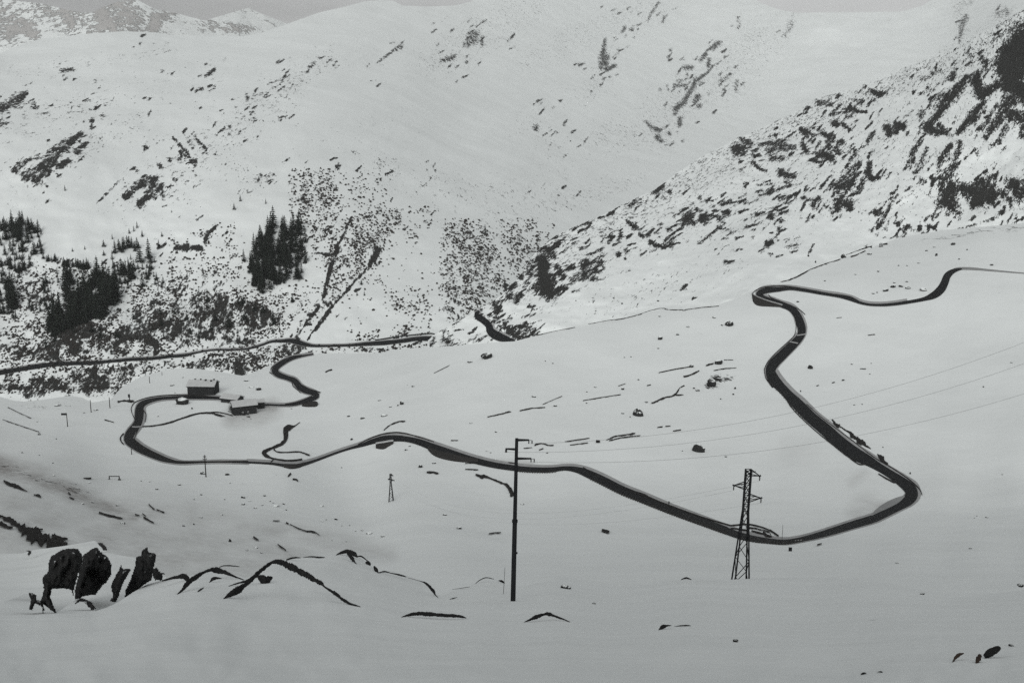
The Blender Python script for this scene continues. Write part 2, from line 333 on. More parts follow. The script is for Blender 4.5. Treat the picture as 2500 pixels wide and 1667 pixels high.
# ridge rocks, C
SC = []
for reg, lst in {
 'u4': [([(2195,250),(2130,330),(2080,400),(2030,480),(2010,560)],[30,50,60,45,20],1.0),([(2195,300),(2140,420),(2090,520),(2080,640),(2195,700)],[90,90,80,60,70],1.05),([(2195,500),(2100,620)],80,.95),
        ([(1840,570),(1830,640),(1870,730),(1920,700),(2000,650)],[22,35,36,30,22],1.0),([(2195,720),(2060,780),(2040,830),(2100,890),(2190,900)],[40,40,40,40,50],.85),
        ([(1760,590),(1680,700),(1560,830)],[20,40,40],.85),([(1800,580),(1700,690)],20,.7),([(1560,850),(1500,930),(1445,980)],[22,24,26],.95),([(1450,985),(1520,1015),(1600,1010)],[26,26,18],.95),([(1540,960),(1590,1000)],20,.85),
        ([(1890,780),(1820,870),(1690,1020)],[18,34,16],.9),([(1820,900),(1810,930)],24,.9),([(1990,800),(1900,950),(1830,1000)],[14,20,10],.7),
        ([(2050,870),(1970,950),(1900,1050)],[40,36,20],.8),([(2060,960),(2000,1080),(1930,1130)],[26,26,16],.65),([(2195,960),(2180,1040)],24,.85),([(2120,940)],24,.6),
        ([(1660,570),(1640,610)],22,.8),([(1640,560),(1570,650)],12,.6),([(1580,720),(1530,750)],26,.7),([(1890,470),(1900,500)],30,.75),([(2000,430),(1870,510)],18,.55),([(1790,430)],18,.8),([(1960,300),(2010,270)],16,.6),
        ([(2195,150),(2120,200),(1990,290)],[30,24,14],.6),([(2195,80),(1980,210)],[12,10],.55),([(1900,380),(1700,520)],[16,12],.35),
        ([(1550,540),(1420,620)],[18,20],.6),([(1480,690),(1400,720)],16,.65),([(1340,850),(1260,930)],12,.55),([(1410,850),(1400,890)],22,.7),([(1480,640),(1240,860)],12,.4),([(1600,560),(1480,690)],12,.4),
        ([(1270,970),(1220,960),(1210,1010)],[26,28,22],.9),([(1150,980),(1165,1030)],[30,20],.9),([(1040,1020),(1000,1080)],18,.8),([(1240,1050),(1190,1100)],8,.5),
        ([(1030,700),(1080,725),(1120,715)],[14,24,14],.95),([(980,720),(1030,700)],10,.6),([(770,735)],20,.8),([(620,790),(720,800)],[22,24],.75),([(700,770)],18,.6),([(880,770),(960,770)],[16,18],.65),([(1040,775)],10,.6),([(540,830),(480,870)],8,.5),
        ([(870,835),(900,850),(990,860)],[22,16,10],.9),([(860,860),(780,865),(710,880)],[8,12,14],.75),([(840,895)],18,.7),([(670,905),(640,900)],8,.5),
        ([(740,945),(770,955)],[24,16],.95),([(800,950),(860,995)],[18,16],.85),([(500,1000),(530,1020)],[26,22],.9),([(570,1030),(610,1035)],14,.7),([(640,1020),(700,1040),(740,1050)],[16,18,14],.9),([(290,1035)],18,.9),
        ([(240,1110),(350,1100)],[28,34],.75),([(230,1160),(330,1140),(430,1130)],[26,30,26],.7),([(500,1110),(530,1160)],[22,22],.85),([(680,1090),(740,1080)],14,.75),([(800,1095)],28,.8),([(660,1180),(720,1210)],[34,28],.95),([(620,1190)],24,.9),([(560,1220),(640,1245)],[14,12],.9),([(770,1165)],28,.85),
        ([(260,1210),(350,1215)],22,.75),([(40,1140),(0,1150)],[34,44],.9),([(100,1100),(20,1060)],[28,14],.75),([(120,1190)],16,.8),([(120,1245),(170,1295),(220,1310)],[14,10,8],.85),([(330,1320),(400,1350),(430,1350)],[26,22,20],.85),([(260,1410),(150,1420)],[10,8],.6),([(400,1420),(260,1470)],[18,14],.75),
        ([(900,1160),(860,1250)],[18,14],.7),([(910,1190)],24,.7),([(930,1260),(850,1340),(790,1420)],[24,36,34],.75),([(900,1350),(860,1440)],[20,28],.85),([(960,1410),(900,1480)],14,.75),([(1015,1255),(1000,1330),(1030,1370),(1090,1360)],[16,24,18,14],.95),
        ([(780,1470),(800,1500)],26,.75),([(860,1500),(920,1480)],12,.8),([(740,1320),(690,1460)],14,.45),
        ([(1420,1070),(1350,1160),(1300,1260)],[14,26,18],.7),([(1450,1150),(1360,1320)],[24,20],.62),([(1530,1160),(1400,1290)],[14,16],.5),([(1640,1110),(1560,1220),(1540,1280)],[18,30,18],.75),([(1710,1100),(1690,1170),(1640,1300)],[24,22,20],.75),
        ([(1650,1280),(1600,1360),(1560,1430)],[26,40,40],.78),([(1500,1370),(1490,1420)],14,.85),([(1410,1390)],30,.65),([(1640,1420),(1600,1530)],[40,60],.9),([(1820,1140),(1840,1190)],20,.6),
        ([(1990,1330),(1890,1410)],[14,40],.8),([(1720,1440),(1800,1470),(1880,1440)],[34,50,66],.95),([(1880,1500),(1950,1500)],[70,50],.95),([(2000,1480),(2080,1530)],[20,30],.75),([(2100,1400),(2170,1470)],[40,60],.9),
        ([(2120,1160),(2130,1220)],14,.35),([(1180,1520)],20,.6),([(620,1520),(580,1560)],20,.8),([(760,1540),(850,1560)],[24,36],.85),([(500,1520)],14,.8),([(420,1490),(360,1550)],12,.6)],
 'm4': [([(770,30),(850,10)],[36,40],.85),([(960,20),(860,90)],[14,14],.8),([(760,130),(770,200)],[28,24],.85),([(850,150),(860,190)],[40,20],.95),([(720,190),(740,240)],22,.6),([(590,130),(580,180)],[26,16],.8),([(560,230),(530,290)],12,.6),
        ([(510,105)],16,.8),([(400,100),(370,140)],14,.7),([(1190,100),(1160,190),(1080,330)],[10,12,14],.75),([(1065,215),(1060,240)],[26,10],.95),([(1120,220)],14,.7),([(1100,300),(1070,335)],14,.9),([(1285,215),(1240,290)],10,.4),
        ([(1300,330),(1280,355)],[26,20],.85),([(1400,320),(1390,350)],12,.9),([(1465,325)],18,.9),([(1560,80),(1530,180)],[26,16],.7),([(1640,150),(1690,220)],[44,34],.72),([(1600,60),(1640,170)],[40,50],.9),
        ([(1700,30),(1800,60)],[36,44],.8),([(1880,20),(1860,110),(1810,160)],[60,60,26],1.0),([(1940,80),(1970,170)],[30,12],.8),([(2060,60),(2100,180)],[36,22],.6),([(2140,20),(2195,80)],[50,30],.85),([(2180,190)],20,.6),
        ([(250,250)],22,.85),([(250,160),(100,330)],[12,10],.5),([(330,130),(180,300)],[10,10],.4),([(60,150),(100,140)],10,.7),([(260,440),(230,475)],[18,8],.9),([(310,430)],10,.8),([(480,400),(440,430)],12,.5),([(450,470),(350,490)],[20,8],.55),([(510,450),(400,495)],10,.45),
        ([(2195,330),(2040,330)],[12,20],.7),([(2000,240),(1890,290),(1600,370)],[12,12,8],.55),([(1950,265)],16,.7),([(1880,370),(1820,390)],14,.6),([(1750,410),(1600,420),(1440,430)],8,.5),([(1120,410),(1320,410)],[8,12],.5),([(1270,410)],16,.9),([(2120,300)],12,.5)],
 'm3': [([(0,880),(60,960)],[30,24],.8),([(40,970)],22,.95),([(130,870),(200,860),(240,850)],[26,30,18],.7),([(110,800),(160,770)],[26,26],1.0),([(230,720),(180,690)],[24,24],.8),([(330,620),(290,680)],[30,30],.7),([(390,500),(430,500)],[30,30],.85),([(500,465)],26,1.0),([(470,540)],30,.8),
        ([(390,590),(400,640)],[40,40],1.1),([(400,700),(420,780),(450,840)],[50,70,40],1.0),([(500,640),(540,700)],[26,30],.8),([(340,800)],26,.9),([(560,790),(500,820)],[20,30],.95),([(590,650),(620,640)],20,.9),([(620,740),(700,700),(790,660)],[30,44,34],.75),([(700,620),(730,600)],[30,26],.95),([(830,600),(860,640)],[24,16],.7),([(780,700)],24,.7),
        ([(720,550),(800,520),(860,490)],[10,14,10],.65),([(510,390),(420,440)],12,.75),([(600,350),(740,290)],[10,14],.7),([(690,320)],16,.6),([(890,235),(930,210)],[10,14],.9),([(1000,150),(950,190)],[12,10],.85),([(1120,95),(1060,170)],[14,18],.75),([(1300,20),(1250,60)],[26,16],.95),([(1360,60)],16,.85),([(1200,100)],10,.6),
        ([(1590,100)],18,.75),([(1450,60),(1300,150),(1000,220)],[20,16,10],.42),([(1550,150),(1400,250)],[12,14],.6),([(1500,245),(1480,280)],[40,24],.85),([(1530,270),(1550,305)],[14,12],.85),([(1570,190)],16,.7),([(1630,260)],[40],.9),([(1740,260)],22,.8),([(1810,220)],[20],.95),([(1780,150),(1830,130)],16,.75),([(1700,170)],14,.75),([(1760,160)],14,.6),
        ([(1030,280),(1100,330)],[10,18],.9),([(1130,380),(1160,405)],[10,10],.9),([(910,410)],20,.9),([(990,390),(970,430)],[18,14],.8),([(840,400),(880,390)],12,.6),([(750,440)],22,.6),([(970,535)],[18],.95),([(1020,565)],10,.95),([(1220,440),(1260,470)],[12,20],.95),([(1260,470),(1310,480),(1360,470),(1440,450)],[12,8,8,6],.95),([(1330,430),(1400,370)],[14,14],.75),([(1260,370),(1290,410)],[10,14],.55),
        ([(1780,290),(1700,370),(1580,460)],[18,14,8],.7),([(1800,350),(1840,380),(1880,350)],[16,12,10],.6),([(1990,310),(1960,350)],10,.5),([(1940,150),(1980,135)],[12,10],.7),([(2140,250)],24,.85),([(2195,180),(2080,240)],[10,8],.6),([(2140,440),(2110,480)],[18,10],.9),([(2150,40),(2120,60)],[24,18],.85),([(2050,10)],10,.7),
        ([(1880,430),(1780,480),(1730,545)],5,.5),([(1870,600),(1780,650)],[10,8],.4),([(1060,660),(900,700),(650,820),(500,890),(330,960)],[8,10,8,7,6],.42),([(870,300),(850,370)],20,.45),([(1280,300)],20,.5),([(560,480),(620,560)],24,.35),
        ([(1500,805),(1380,820)],5,.6),([(1350,750),(1200,830),(1000,910)],[12,14,8],.34),([(1250,740),(1150,790)],10,.35),([(350,930),(150,1000),(50,1060)],5,.5),([(380,1040),(280,1080)],[8,6],.5),([(1070,850),(1170,880)],10,.4),
        ([(60,1090),(110,1110)],[22,26],.6),([(130,1120),(200,1150),(310,1160)],[24,34,30],.78),([(260,1080),(310,1130)],[24,26],.72)],
 'm2': [([(1520,1190),(1560,1200)],[26,30],.75),([(1560,1160)],30,.5),([(1640,1190)],14,.5),([(1440,1180),(1420,1230)],14,.7),([(1500,1240),(1700,1200),(1830,1130)],[8,10,6],.55),([(1740,1190),(1880,1190)],[14,12],.6),([(1930,940),(1920,980)],[22,20],.85),([(1640,1040),(1540,1110)],[14,8],.6),([(1770,915),(1780,940)],[20,16],.95),([(2040,860),(2080,890)],[26,24],.7),([(1900,910),(2000,840)],10,.55),([(1930,1080),(1950,1120)],20,.6),([(2000,1140),(2100,1170),(2195,1130)],[20,30,44],.75)]}.items():
    for pts, w, it in lst: SC.append(ST(reg, pts, w, it))

SC.append((N('n',[(1260,705),(1340,610),(1450,560),(1600,490),(1720,420),(1840,360),(1950,300),(2080,250)]),[30,40,42,44,50,52,44,30],.40))
SC.append((N('n',[(2080,250),(2200,200),(2330,150),(2480,60)]),[26,34,44,50],.42))
SC.append((N('n',[(1640,500),(1900,430),(2150,380),(2400,300)]),[60,80,110,120],.30))
SC.append((N('n',[(1400,640),(1700,560),(2000,500),(2250,470),(2480,420)]),[40,60,60,60,70],.27))
SC.append((N('n',[(1290,690),(1420,640)]),[50,30],.42))
SC.append((N('n',[(1230,760),(1500,730),(1800,650)]),[26,40,30],.24))
# far slope rocks and gullies, D
SD = []
for reg, lst in {
 'u1': [([(0,840),(50,830)],[34,24],.95),([(60,800),(130,770),(200,710)],[26,44,16],.9),([(0,800),(60,790)],14,.8),([(60,860)],16,.9),([(270,810)],[26],.75),([(200,790)],10,.6),([(0,950),(60,940)],[30,14],.6),([(470,545),(560,535)],[16,14],.75),([(380,610),(440,580)],8,.5),([(640,940)],12,.85),([(705,925)],16,.9),([(620,480),(720,440)],8,.4),([(700,960),(710,1000)],8,.5),
        ([(110,1300),(170,1260),(230,1220)],[26,24,18],.8),([(260,1210),(400,1130)],[24,18],.55),([(170,1350),(300,1290),(420,1180),(540,1100)],[30,44,50,36],.78),([(260,1400),(350,1310),(400,1270)],[20,34,30],1.0),([(430,1280),(520,1240)],[30,24],.8),([(480,1130),(620,1030)],[36,20],.85),([(590,1170),(660,1100)],[26,20],.8),([(640,1140),(700,1060)],[16,10],.6),([(220,1380),(180,1390)],20,.6),
        ([(1100,1160),(1120,1130)],[10,14],.95),([(1320,1050),(1420,1160),(1490,1270)],[6,16,10],.8),([(1380,1160),(1500,1240)],[14,18],.75),([(1490,1050),(1580,1150)],[12,10],.85),([(1450,1080),(1470,1140)],[18,14],.7),([(1540,1130),(1630,1210)],[16,16],.5),([(1470,1300),(1500,1350)],8,.8),([(1280,1220),(1340,1240),(1400,1220)],[16,20,20],.65),([(1220,1270)],20,.85),([(1040,1290),(1060,1330)],[16,14],.7),
        ([(960,1510),(1040,1440),(1130,1390),(1200,1370)],[22,30,34,20],1.0),([(1150,1430),(1230,1420)],[24,24],.9),([(1070,1560),(1150,1500),(1220,1440)],[26,28,20],.95),([(970,1420)],24,.6),([(1290,1435)],[18],.85),([(900,1400),(740,1560)],[10,8],.6),([(1000,1300),(830,1480)],7,.45),([(1240,1480),(1250,1530)],[16,16],.5),([(1350,1380),(1410,1400)],12,.45),([(920,1500),(860,1568)],10,.4),
        ([(1570,585),(1640,540)],[12,14],.95),([(1650,520)],8,.7),([(1500,700),(1550,685)],[14,12],.85),([(1150,760)],[14],.95),([(1245,550)],12,.8),([(1280,335)],10,.7),([(1020,360)],8,.8),([(545,832)],10,.9),([(730,620)],14,.7),([(800,812)],7,.8),([(360,1432)],10,.9),([(1600,620),(1650,600),(1690,640)],5,.5),
        ([(1890,730),(1895,770)],12,.8),([(2010,715),(1950,740)],[10,14],.6),([(1915,860),(1910,950)],10,.5),([(1920,950),(1820,1020)],[8,10],.6),([(1760,970)],14,.8),([(1750,1030)],12,.8),([(2170,600),(2050,650)],[12,10],.6),([(2180,680)],14,.5),([(2150,910)],[18],.75),([(1810,820)],10,.7),([(1590,920)],10,.6),([(1930,1080)],10,.5),
        ([(1950,1370),(2010,1360),(2080,1360)],[30,36,30],.6),([(1480,1440)],10,.8),([(1200,1100),(1250,1040)],8,.45)],
 'u2': [([(170,645),(230,620)],8,.6),([(290,600),(330,580)],[16,10],.7),([(290,680)],[20],.5),([(490,510),(520,490)],[20,16],.7),([(440,500)],10,.5),([(470,560)],10,.7),([(620,480),(660,450)],8,.6),([(265,915),(290,895)],[14,8],.8),([(490,745)],14,.4),([(1010,480),(1060,440),(1180,350),(1210,310)],[10,10,10,6],.5),([(1150,385)],12,.6),([(1030,500)],24,.25),([(1425,250),(1460,225)],[8,6],.6),([(1500,170),(1540,130)],6,.3),
        ([(1500,465),(1560,450),(1600,430)],[16,18,16],.8),([(1690,480)],[16],.5),([(1620,510)],10,.5),([(1760,260),(1740,300),(1690,340)],[30,44,26],.52),([(1800,300),(1810,350)],[20,14],.5),([(1760,200)],10,.5),([(1660,170),(1730,150)],8,.35),([(2010,318)],7,.7),([(995,618)],6,.7),([(1545,655)],6,.6),([(700,1275)],18,.85),([(390,1310)],14,.7),
        ([(1420,1255),(1455,1315),(1400,1390),(1250,1520)],[5,6,5,4],.5),([(1015,1285)],10,.7),([(880,1320)],10,.7),
        ([(530,1320),(490,1400),(540,1460)],[24,30,30],.5),([(640,1350),(660,1450)],[30,40],.5),([(450,1540)],[40],.7),([(370,1440)],36,.45)],
 'u3': [([(870,295),(860,370),(850,460),(840,520)],[8,18,30,18],.82),([(880,440),(870,490)],24,.85),([(880,530),(950,505)],[20,14],.6),([(960,420),(970,380)],14,.4),([(920,370)],24,.3),([(905,590)],[10],.75),([(790,580),(790,650)],6,.4),([(765,700)],10,.6),([(1020,210),(1000,250)],[14,10],.55),([(1120,225)],8,.6),([(1280,20),(1220,110),(1195,165)],[12,12,8],.5),([(1150,20),(1010,150)],5,.35),([(920,85),(950,70)],[12,6],.45),([(1310,170),(1320,130)],[14,12],.5),([(1090,287)],8,.6),([(1370,385)],[14],.55),([(650,45)],10,.3),
        ([(1740,330),(1690,370)],[20,22],.62),([(1640,420),(1600,465)],[16,16],.62),([(1665,460),(1660,510)],[16,14],.6),([(1700,500),(1640,570),(1580,610)],[8,12,16],.6),([(1560,610),(1545,670),(1500,730)],[16,20,20],.95),([(1500,740),(1470,790),(1410,830),(1405,870)],[20,22,20,18],.98),([(1440,910),(1440,960)],[18,16],.75),([(1480,520),(1530,520)],18,.6),([(1500,570)],12,.5),([(1400,655),(1490,655)],[16,16],.52),([(1450,620)],14,.5),([(1345,657)],10,.55),([(1580,740),(1560,780)],[24,20],.6),([(1590,810)],[22],.6),([(1290,690)],14,.5),([(1600,640)],20,.5),([(1540,460)],10,.35),
        ([(1180,930),(1230,980),(1290,1000)],[10,16,20],.68),([(1270,1050),(1300,1080)],[24,16],.62),([(1360,1020)],[20],.5),([(1240,900),(1330,860)],8,.3),([(1130,1060)],40,.22),([(1465,1080)],[12],.5),([(1830,560),(1800,600),(1750,620)],[16,22,20],.45),([(1880,620),(1870,700)],[18,18],.45),([(1780,690)],16,.5),([(1810,520)],10,.45),
        ([(340,980)],[26],.62),([(380,790)],7,.8),([(470,825)],10,.6),([(555,960)],10,.6),([(460,1037)],7,.8),([(505,1020)],8,.6),([(520,1130)],12,.5),([(605,1080)],8,.5),([(650,490)],8,.5),([(600,370)],24,.22),([(405,1450)],10,.6),([(515,1497)],10,.7),([(1905,180)],10,.35),([(2140,250),(2130,370)],[10,16],.25)],
 'u4': [([(410,190),(360,290)],[30,8],.42),([(430,80),(420,160)],[8,16],.32),([(1160,150)],16,.3),([(1700,30),(1790,20)],[26,26],.32),([(1750,130),(1720,200),(1700,330)],[24,24,10],.5),([(1780,250)],[30],.3),([(2000,110),(2060,100)],[40,36],.42),([(2110,70)],24,.3),([(20,180)],12,.4),([(240,380)],10,.3)],
 'm1': [([(1350,480),(1430,485),(1540,490)],[16,20,14],.95),([(1650,330),(1590,380),(1570,440)],[10,16,12],.95),([(1580,470)],10,.7),([(1620,400)],12,.4),([(1500,240)],8,.5),([(1210,490),(1270,460)],[12,10],.9),
        ([(140,800),(200,765),(320,735)],[8,12,4],.8),([(230,850),(290,860),(400,900)],[12,26,16],.75),([(300,830),(420,810)],8,.5),([(490,600),(550,600)],[18,18],.85),([(560,620),(720,640)],[14,14],.6),([(330,570),(440,560)],14,.55),([(360,800),(400,880)],16,.4),
        ([(880,1230),(960,1175),(1050,1160),(1140,1185),(1195,1220)],[14,22,34,34,20],.98),([(1190,1240),(1190,1310)],[16,14],.95),([(900,1270),(960,1300)],[24,24],.7),([(1160,1080),(1290,1075)],[26,30],.9),([(1340,1080),(1320,1140)],[40,50],.8),([(1270,1180),(1380,1210)],[50,60],.62),([(1050,1310)],30,.45),
        ([(1390,770),(1340,830)],[16,20],.85),([(1410,800),(1300,980)],[8,8],.75),([(1150,905),(1210,920)],[20,20],.75),([(1440,720),(1250,750),(1100,800)],6,.4),([(1750,600),(1600,680)],5,.5),([(1700,760),(1600,820),(1480,870)],[14,12,10],.7),([(1400,900),(1560,900)],[30,30],.5),
        ([(0,1160),(100,1150)],10,.6),([(330,1080),(150,1170),(80,1220)],4,.5),([(0,1250),(200,1290),(400,1290)],[40,50,40],.62),([(440,1130),(600,1110),(690,1070)],[60,50,30],.85),([(520,1190),(640,1130),(720,1140)],[40,40,26],.7),([(560,1280),(620,1220)],[26,26],.7),([(300,1240)],60,.65),([(720,1200),(880,1190)],14,.55),
        ([(270,1520),(350,1530)],[50,50],.85),([(80,1500)],50,.6),([(560,1470),(750,1420),(880,1420)],[40,40,40],.62),([(950,1430),(1200,1380)],[40,40],.5),([(1500,1380),(1620,1350)],[50,40],.6),([(1830,1400),(1840,1450)],[50,40],.85),([(1740,1400)],40,.6),([(1980,1340)],40,.6),([(1600,1305),(1700,1305)],6,.85),([(0,1550),(400,1560),(900,1560)],[20,20,14],.8)],
 'm2': [([(800,270),(760,370),(700,480)],[10,10,8],.85),([(700,480),(680,560),(640,660),(615,780),(590,900)],[14,12,12,12,12],.98),([(530,525),(600,535),(680,540)],[5,12,12],1.05),([(720,340),(660,440),(640,520)],5,.6),([(590,900),(500,1010),(390,1170)],[14,9,6],.8),
        ([(1010,500),(990,560),(940,630)],[28,24,12],1.05),([(940,630),(860,720),(720,870),(600,1010),(480,1180)],[9,9,8,10,6],.9),([(960,600),(800,800),(650,960)],4,.6),([(640,980),(540,1100),(470,1190)],[10,10,6],.85),([(570,950),(430,1110)],4,.7),([(470,1070),(500,1075)],[10,8],1.0),([(480,1000),(520,995)],[10,8],.95),([(700,850),(590,950)],[20,20],.6),([(390,1180),(400,1230),(340,1290)],[20,44,40],.85),([(300,1240),(380,1300)],40,.6),
        ([(560,700)],60,.25),([(1000,410)],[44],.6),([(430,440),(430,560)],[20,14],.8),([(360,570),(430,610)],4,.9),([(950,500),(830,600),(640,820)],[40,60,40],.3),([(700,420),(640,640)],30,.35),([(920,250),(1050,220)],8,.6),([(1350,230),(1480,200)],8,.5),
        ([(1150,1170),(1300,1160)],[12,12],.5),([(1270,1230),(1340,1210)],[8,12],.8),([(900,1270),(1090,1270)],[16,12],.7),([(700,1270),(850,1265)],[12,12],.5),([(1540,960),(1660,1040)],[26,20],.7),([(1700,950)],50,.35),([(1850,880),(1980,780)],40,.4),([(1500,700),(1560,800)],40,.3),([(1330,1000),(1360,1080)],8,.6),([(2050,640),(2195,560)],40,.42),([(1990,780)],30,.8)]}.items():
    for pts, w, it in lst: SD.append(ST(reg, pts, w, it))
SC = [(p_, w_, i_*1.12) for p_, w_, i_ in SC]; SD = [(p_, w_, min(.86, i_*1.5) if p_[0][1] < 345 and p_[0][0] > 900 else (min(.90, i_*1.05) if p_[0][1] < 500 and p_[0][0] < 900 else i_*1.08)) for p_, w_, i_ in SD]
for pts, w, it in [([(560,320),(680,230),(800,140)],[50,40,26],.37),([(640,200),(900,140)],30,.25),([(0,330),(120,280),(250,250)],[40,40,30],.36),([(60,440),(200,360),(330,300)],[50,40,30],.36),([(350,480),(480,400),(540,330)],[60,60,30],.36),([(600,450),(520,330)],[40,30],.34),([(30,180),(250,150),(420,120)],[20,16,12],.30),([(300,200),(500,170)],40,.22),
                   ([(1060,150),(1180,90),(1300,10)],[40,60,50],.36),([(1290,150),(1400,90),(1600,20)],[30,44,60],.35),([(1460,180),(1440,230)],[40,30],.36),([(1600,290),(1760,190),(1850,90)],[60,70,50],.38),([(1480,330),(1620,330)],[50,44],.36),([(1800,220),(1900,90)],[40,40],.34),([(1240,320),(1400,230)],[30,40],.27),([(1330,340),(1370,470)],[40,40],.27),
                   ([(960,430),(1150,470),(1300,480)],[30,40,30],.32),([(870,380),(1080,440)],[26,26],.32),([(1200,540),(1450,470),(1560,440)],[40,30,20],.33),([(2340,20),(2350,110)],[24,16],.42),([(2250,170),(2460,40)],24,.36),([(700,380),(860,330),(1000,300)],30,.20),([(500,260),(560,180)],[30,20],.26),([(180,230),(400,230)],40,.24)]:
    SD.append((N('n', pts), w, it))
def satellites(src, k, spread, hw, ln, ang):
    r = random.Random(17); out = []
    for p_, w_, i_ in src:
        if i_ < .5: continue
        for _ in range(k):
            a_ = r.choice(p_); x = a_[0]+r.gauss(0, spread); y = a_[1]+r.gauss(0, spread*.7); l_ = r.uniform(*ln); t_ = math.radians(r.uniform(*ang(x)))
            out.append(([(x, y), (x+l_*math.cos(t_), y-l_*math.sin(t_))], [r.uniform(*hw), r.uniform(*hw)*.6], r.uniform(.6, 1.05)))
    return out
SC += satellites(SC, 3, 24, (2.0,4.6), (5,24), lambda x: (5,45) if x < 1950 else (38,68))
SD += satellites(SD, 2, 22, (1.6,3.4), (4,16), lambda x: (15,60))
SE = []
for pts, w, it in [([(0,120),(80,170)],90,.4),([(60,230),(220,210),(270,290)],[40,40,30],.6),([(500,100),(540,190)],[40,40],.55),([(780,100),(800,200)],[40,44],.75),([(900,60),(1000,150),(1050,210)],[80,70,40],.5),([(850,220)],40,.6),([(1190,130),(1180,210)],[30,34],.65),([(1270,130)],40,.4),([(1550,200),(1900,220)],[24,24],.35),([(300,60),(700,220)],60,.3)]:
    SE.append(ST('u1', pts, w, it))
SB = []
for reg, lst in {'l1': [([(0,890),(300,990),(600,1080),(700,1120)],[20,28,24,16],.46),([(430,440),(560,420)],[20,16],.42),([(100,480),(330,580)],8,.3),([(600,400),(860,390)],14,.38),([(150,430),(360,450)],20,.35),([(1760,450),(1800,490),(1900,510)],[20,24,20],.75)],
                 'm3': [([(1660,1530),(1720,1490)],[20,26],.9),([(1820,1480)],20,.6)],
                 'm4': [([(1380,430),(1600,410),(1880,360),(2190,330)],[8,14,20,26],.45),([(1480,840),(1540,820)],[30,20],.45)],
                 'l3': [([(1690,280),(1740,250),(1840,225)],[20,26,16],.7)]}.items():
    for pts, w, it in lst: SB.append(ST(reg, pts, w, it))

sheet('snow_field', LA, A_CREST, [(-500,2700),(3000,2700)], -500, 3000, 640, 130, M_A, back=(10,14,1.0), power=.55)
sheet('snow_bank', LM, [(-200,1352),(0,1352),(55,1350),(80,1342),(150,1333),(205,1324),(230,1319),(248,1330),(262,1348),(300,1356),(345,1362),(385,1400),(430,1418),(480,1425)],
      [(-200,1520),(480,1520)], -200, 470, 160, 60, M_M, back=(5,14,1.0))
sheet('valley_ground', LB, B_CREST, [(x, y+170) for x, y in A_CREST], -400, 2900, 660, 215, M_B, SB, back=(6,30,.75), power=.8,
      dirt_shade=[(N('n', [(-60,1128),(60,1150),(150,1190),(230,1228),(330,1262)]), [18,18,16,14,8], .62), (N('n', [(-100,1230),(120,1290),(400,1330),(700,1370)]), [90,90,60,40], .30), (N('n', [(230,1228),(500,1270),(760,1310),(950,1350)]), [20,22,18,12], .30),  # wide left strokes paint slope shade, with streaky dirt, into the snow colour
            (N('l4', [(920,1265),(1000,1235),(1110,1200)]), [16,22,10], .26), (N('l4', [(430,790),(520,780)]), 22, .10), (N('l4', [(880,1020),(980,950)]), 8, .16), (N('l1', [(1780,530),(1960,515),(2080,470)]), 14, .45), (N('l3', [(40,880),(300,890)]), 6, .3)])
sheet('ridge_terrain', LC, C_SKY, [(1040,870),(1280,870),(1831,770),(2190,640),(2900,600)], 1045, 2900, 560, 260, M_C, SC, back=(6,50,.7), bump=2.2)
DB = [(-400,1040),(300,1020),(640,970),(1000,910),(1240,800),(1330,680),(1600,540),(1900,380),(2200,250),(2500,110),(2900,0)]
SCRUB = [(N(r_, p_), k_) for r_, p_, k_ in [
 ('m1',[(0,1190),(330,1100),(700,1010),(880,920),(1250,850),(1700,770),(1930,860),(2195,900),(2195,1170),(1900,1240),(1400,1290),(700,1350),(0,1420)],.74),
 ('m1',[(0,620),(330,580),(900,560),(1250,640),(1900,640),(1950,860),(700,1010),(0,1180)],.47),
 ('m1',[(0,1480),(700,1410),(1400,1345),(2100,1240),(2195,1240),(2195,1420),(1850,1480),(1450,1450),(1000,1560),(900,1660),(0,1700)],.76),
 ('m1',[(350,1160),(420,920),(520,780),(700,720),(860,800),(980,850),(830,1020),(560,1110)],.86),
 ('m1',[(0,260),(240,220),(330,340),(340,560),(480,610),(740,640),(500,700),(330,640),(200,1000),(0,1150)],.46),
 ('m1',[(0,1230),(300,1130),(700,1040),(900,1190),(1200,1200),(1400,1290),(700,1350),(0,1420)],.80),
 ('m1',[(1830,640),(1950,450),(2050,300),(2195,300),(2195,700),(2060,830),(1980,860)],.5),
 ('m2',[(20,640),(90,440),(160,320),(330,320),(450,330),(500,580),(340,600),(330,830),(180,820),(60,820)],.55),
 ('m2',[(340,20),(520,-110),(730,-40),(740,250),(800,280),(640,550),(500,560),(470,330),(330,250)],.44),
 ('m2',[(800,270),(1180,190),(1200,250),(1080,400),(1030,480),(940,620),(640,900),(600,850),(700,480)],.48),
 ('m2',[(1500,500),(1560,320),(1700,290),(1830,390),(1920,430),(1980,700),(2010,800),(1850,950),(1620,1070),(1540,950),(1490,700)],.48),
 ('m2',[(1990,450),(2195,300),(2260,560),(2000,760)],.44),('m2',[(0,860),(340,850),(500,720),(560,900),(470,1060),(200,1150),(0,1150)],.40)]]
def scrub_base(X, Y):
    R = np.zeros(X.shape); wx = X+fbm(X/34, Y/34, 5, 4)*85; wy = Y+fbm(X/34+9, Y/34+4, 8, 4)*70
    for p_, k_ in SCRUB:
        m_ = pip(wx, wy, p_); dd = edist(wx, wy, p_); R = np.maximum(R, np.where(m_, k_*np.clip(.25+dd/40, 0, 1), 0))
    return R*np.clip(.9+1.3*fbm(X/30, Y/22, 66, 3), .2, 1.25)
sheet('mountain_terrain', LD, D_SKY, DB, -400, 2900, 800, 300, M_D, SD, back=(6,120,.6), bump=2.0, basefn=scrub_base)
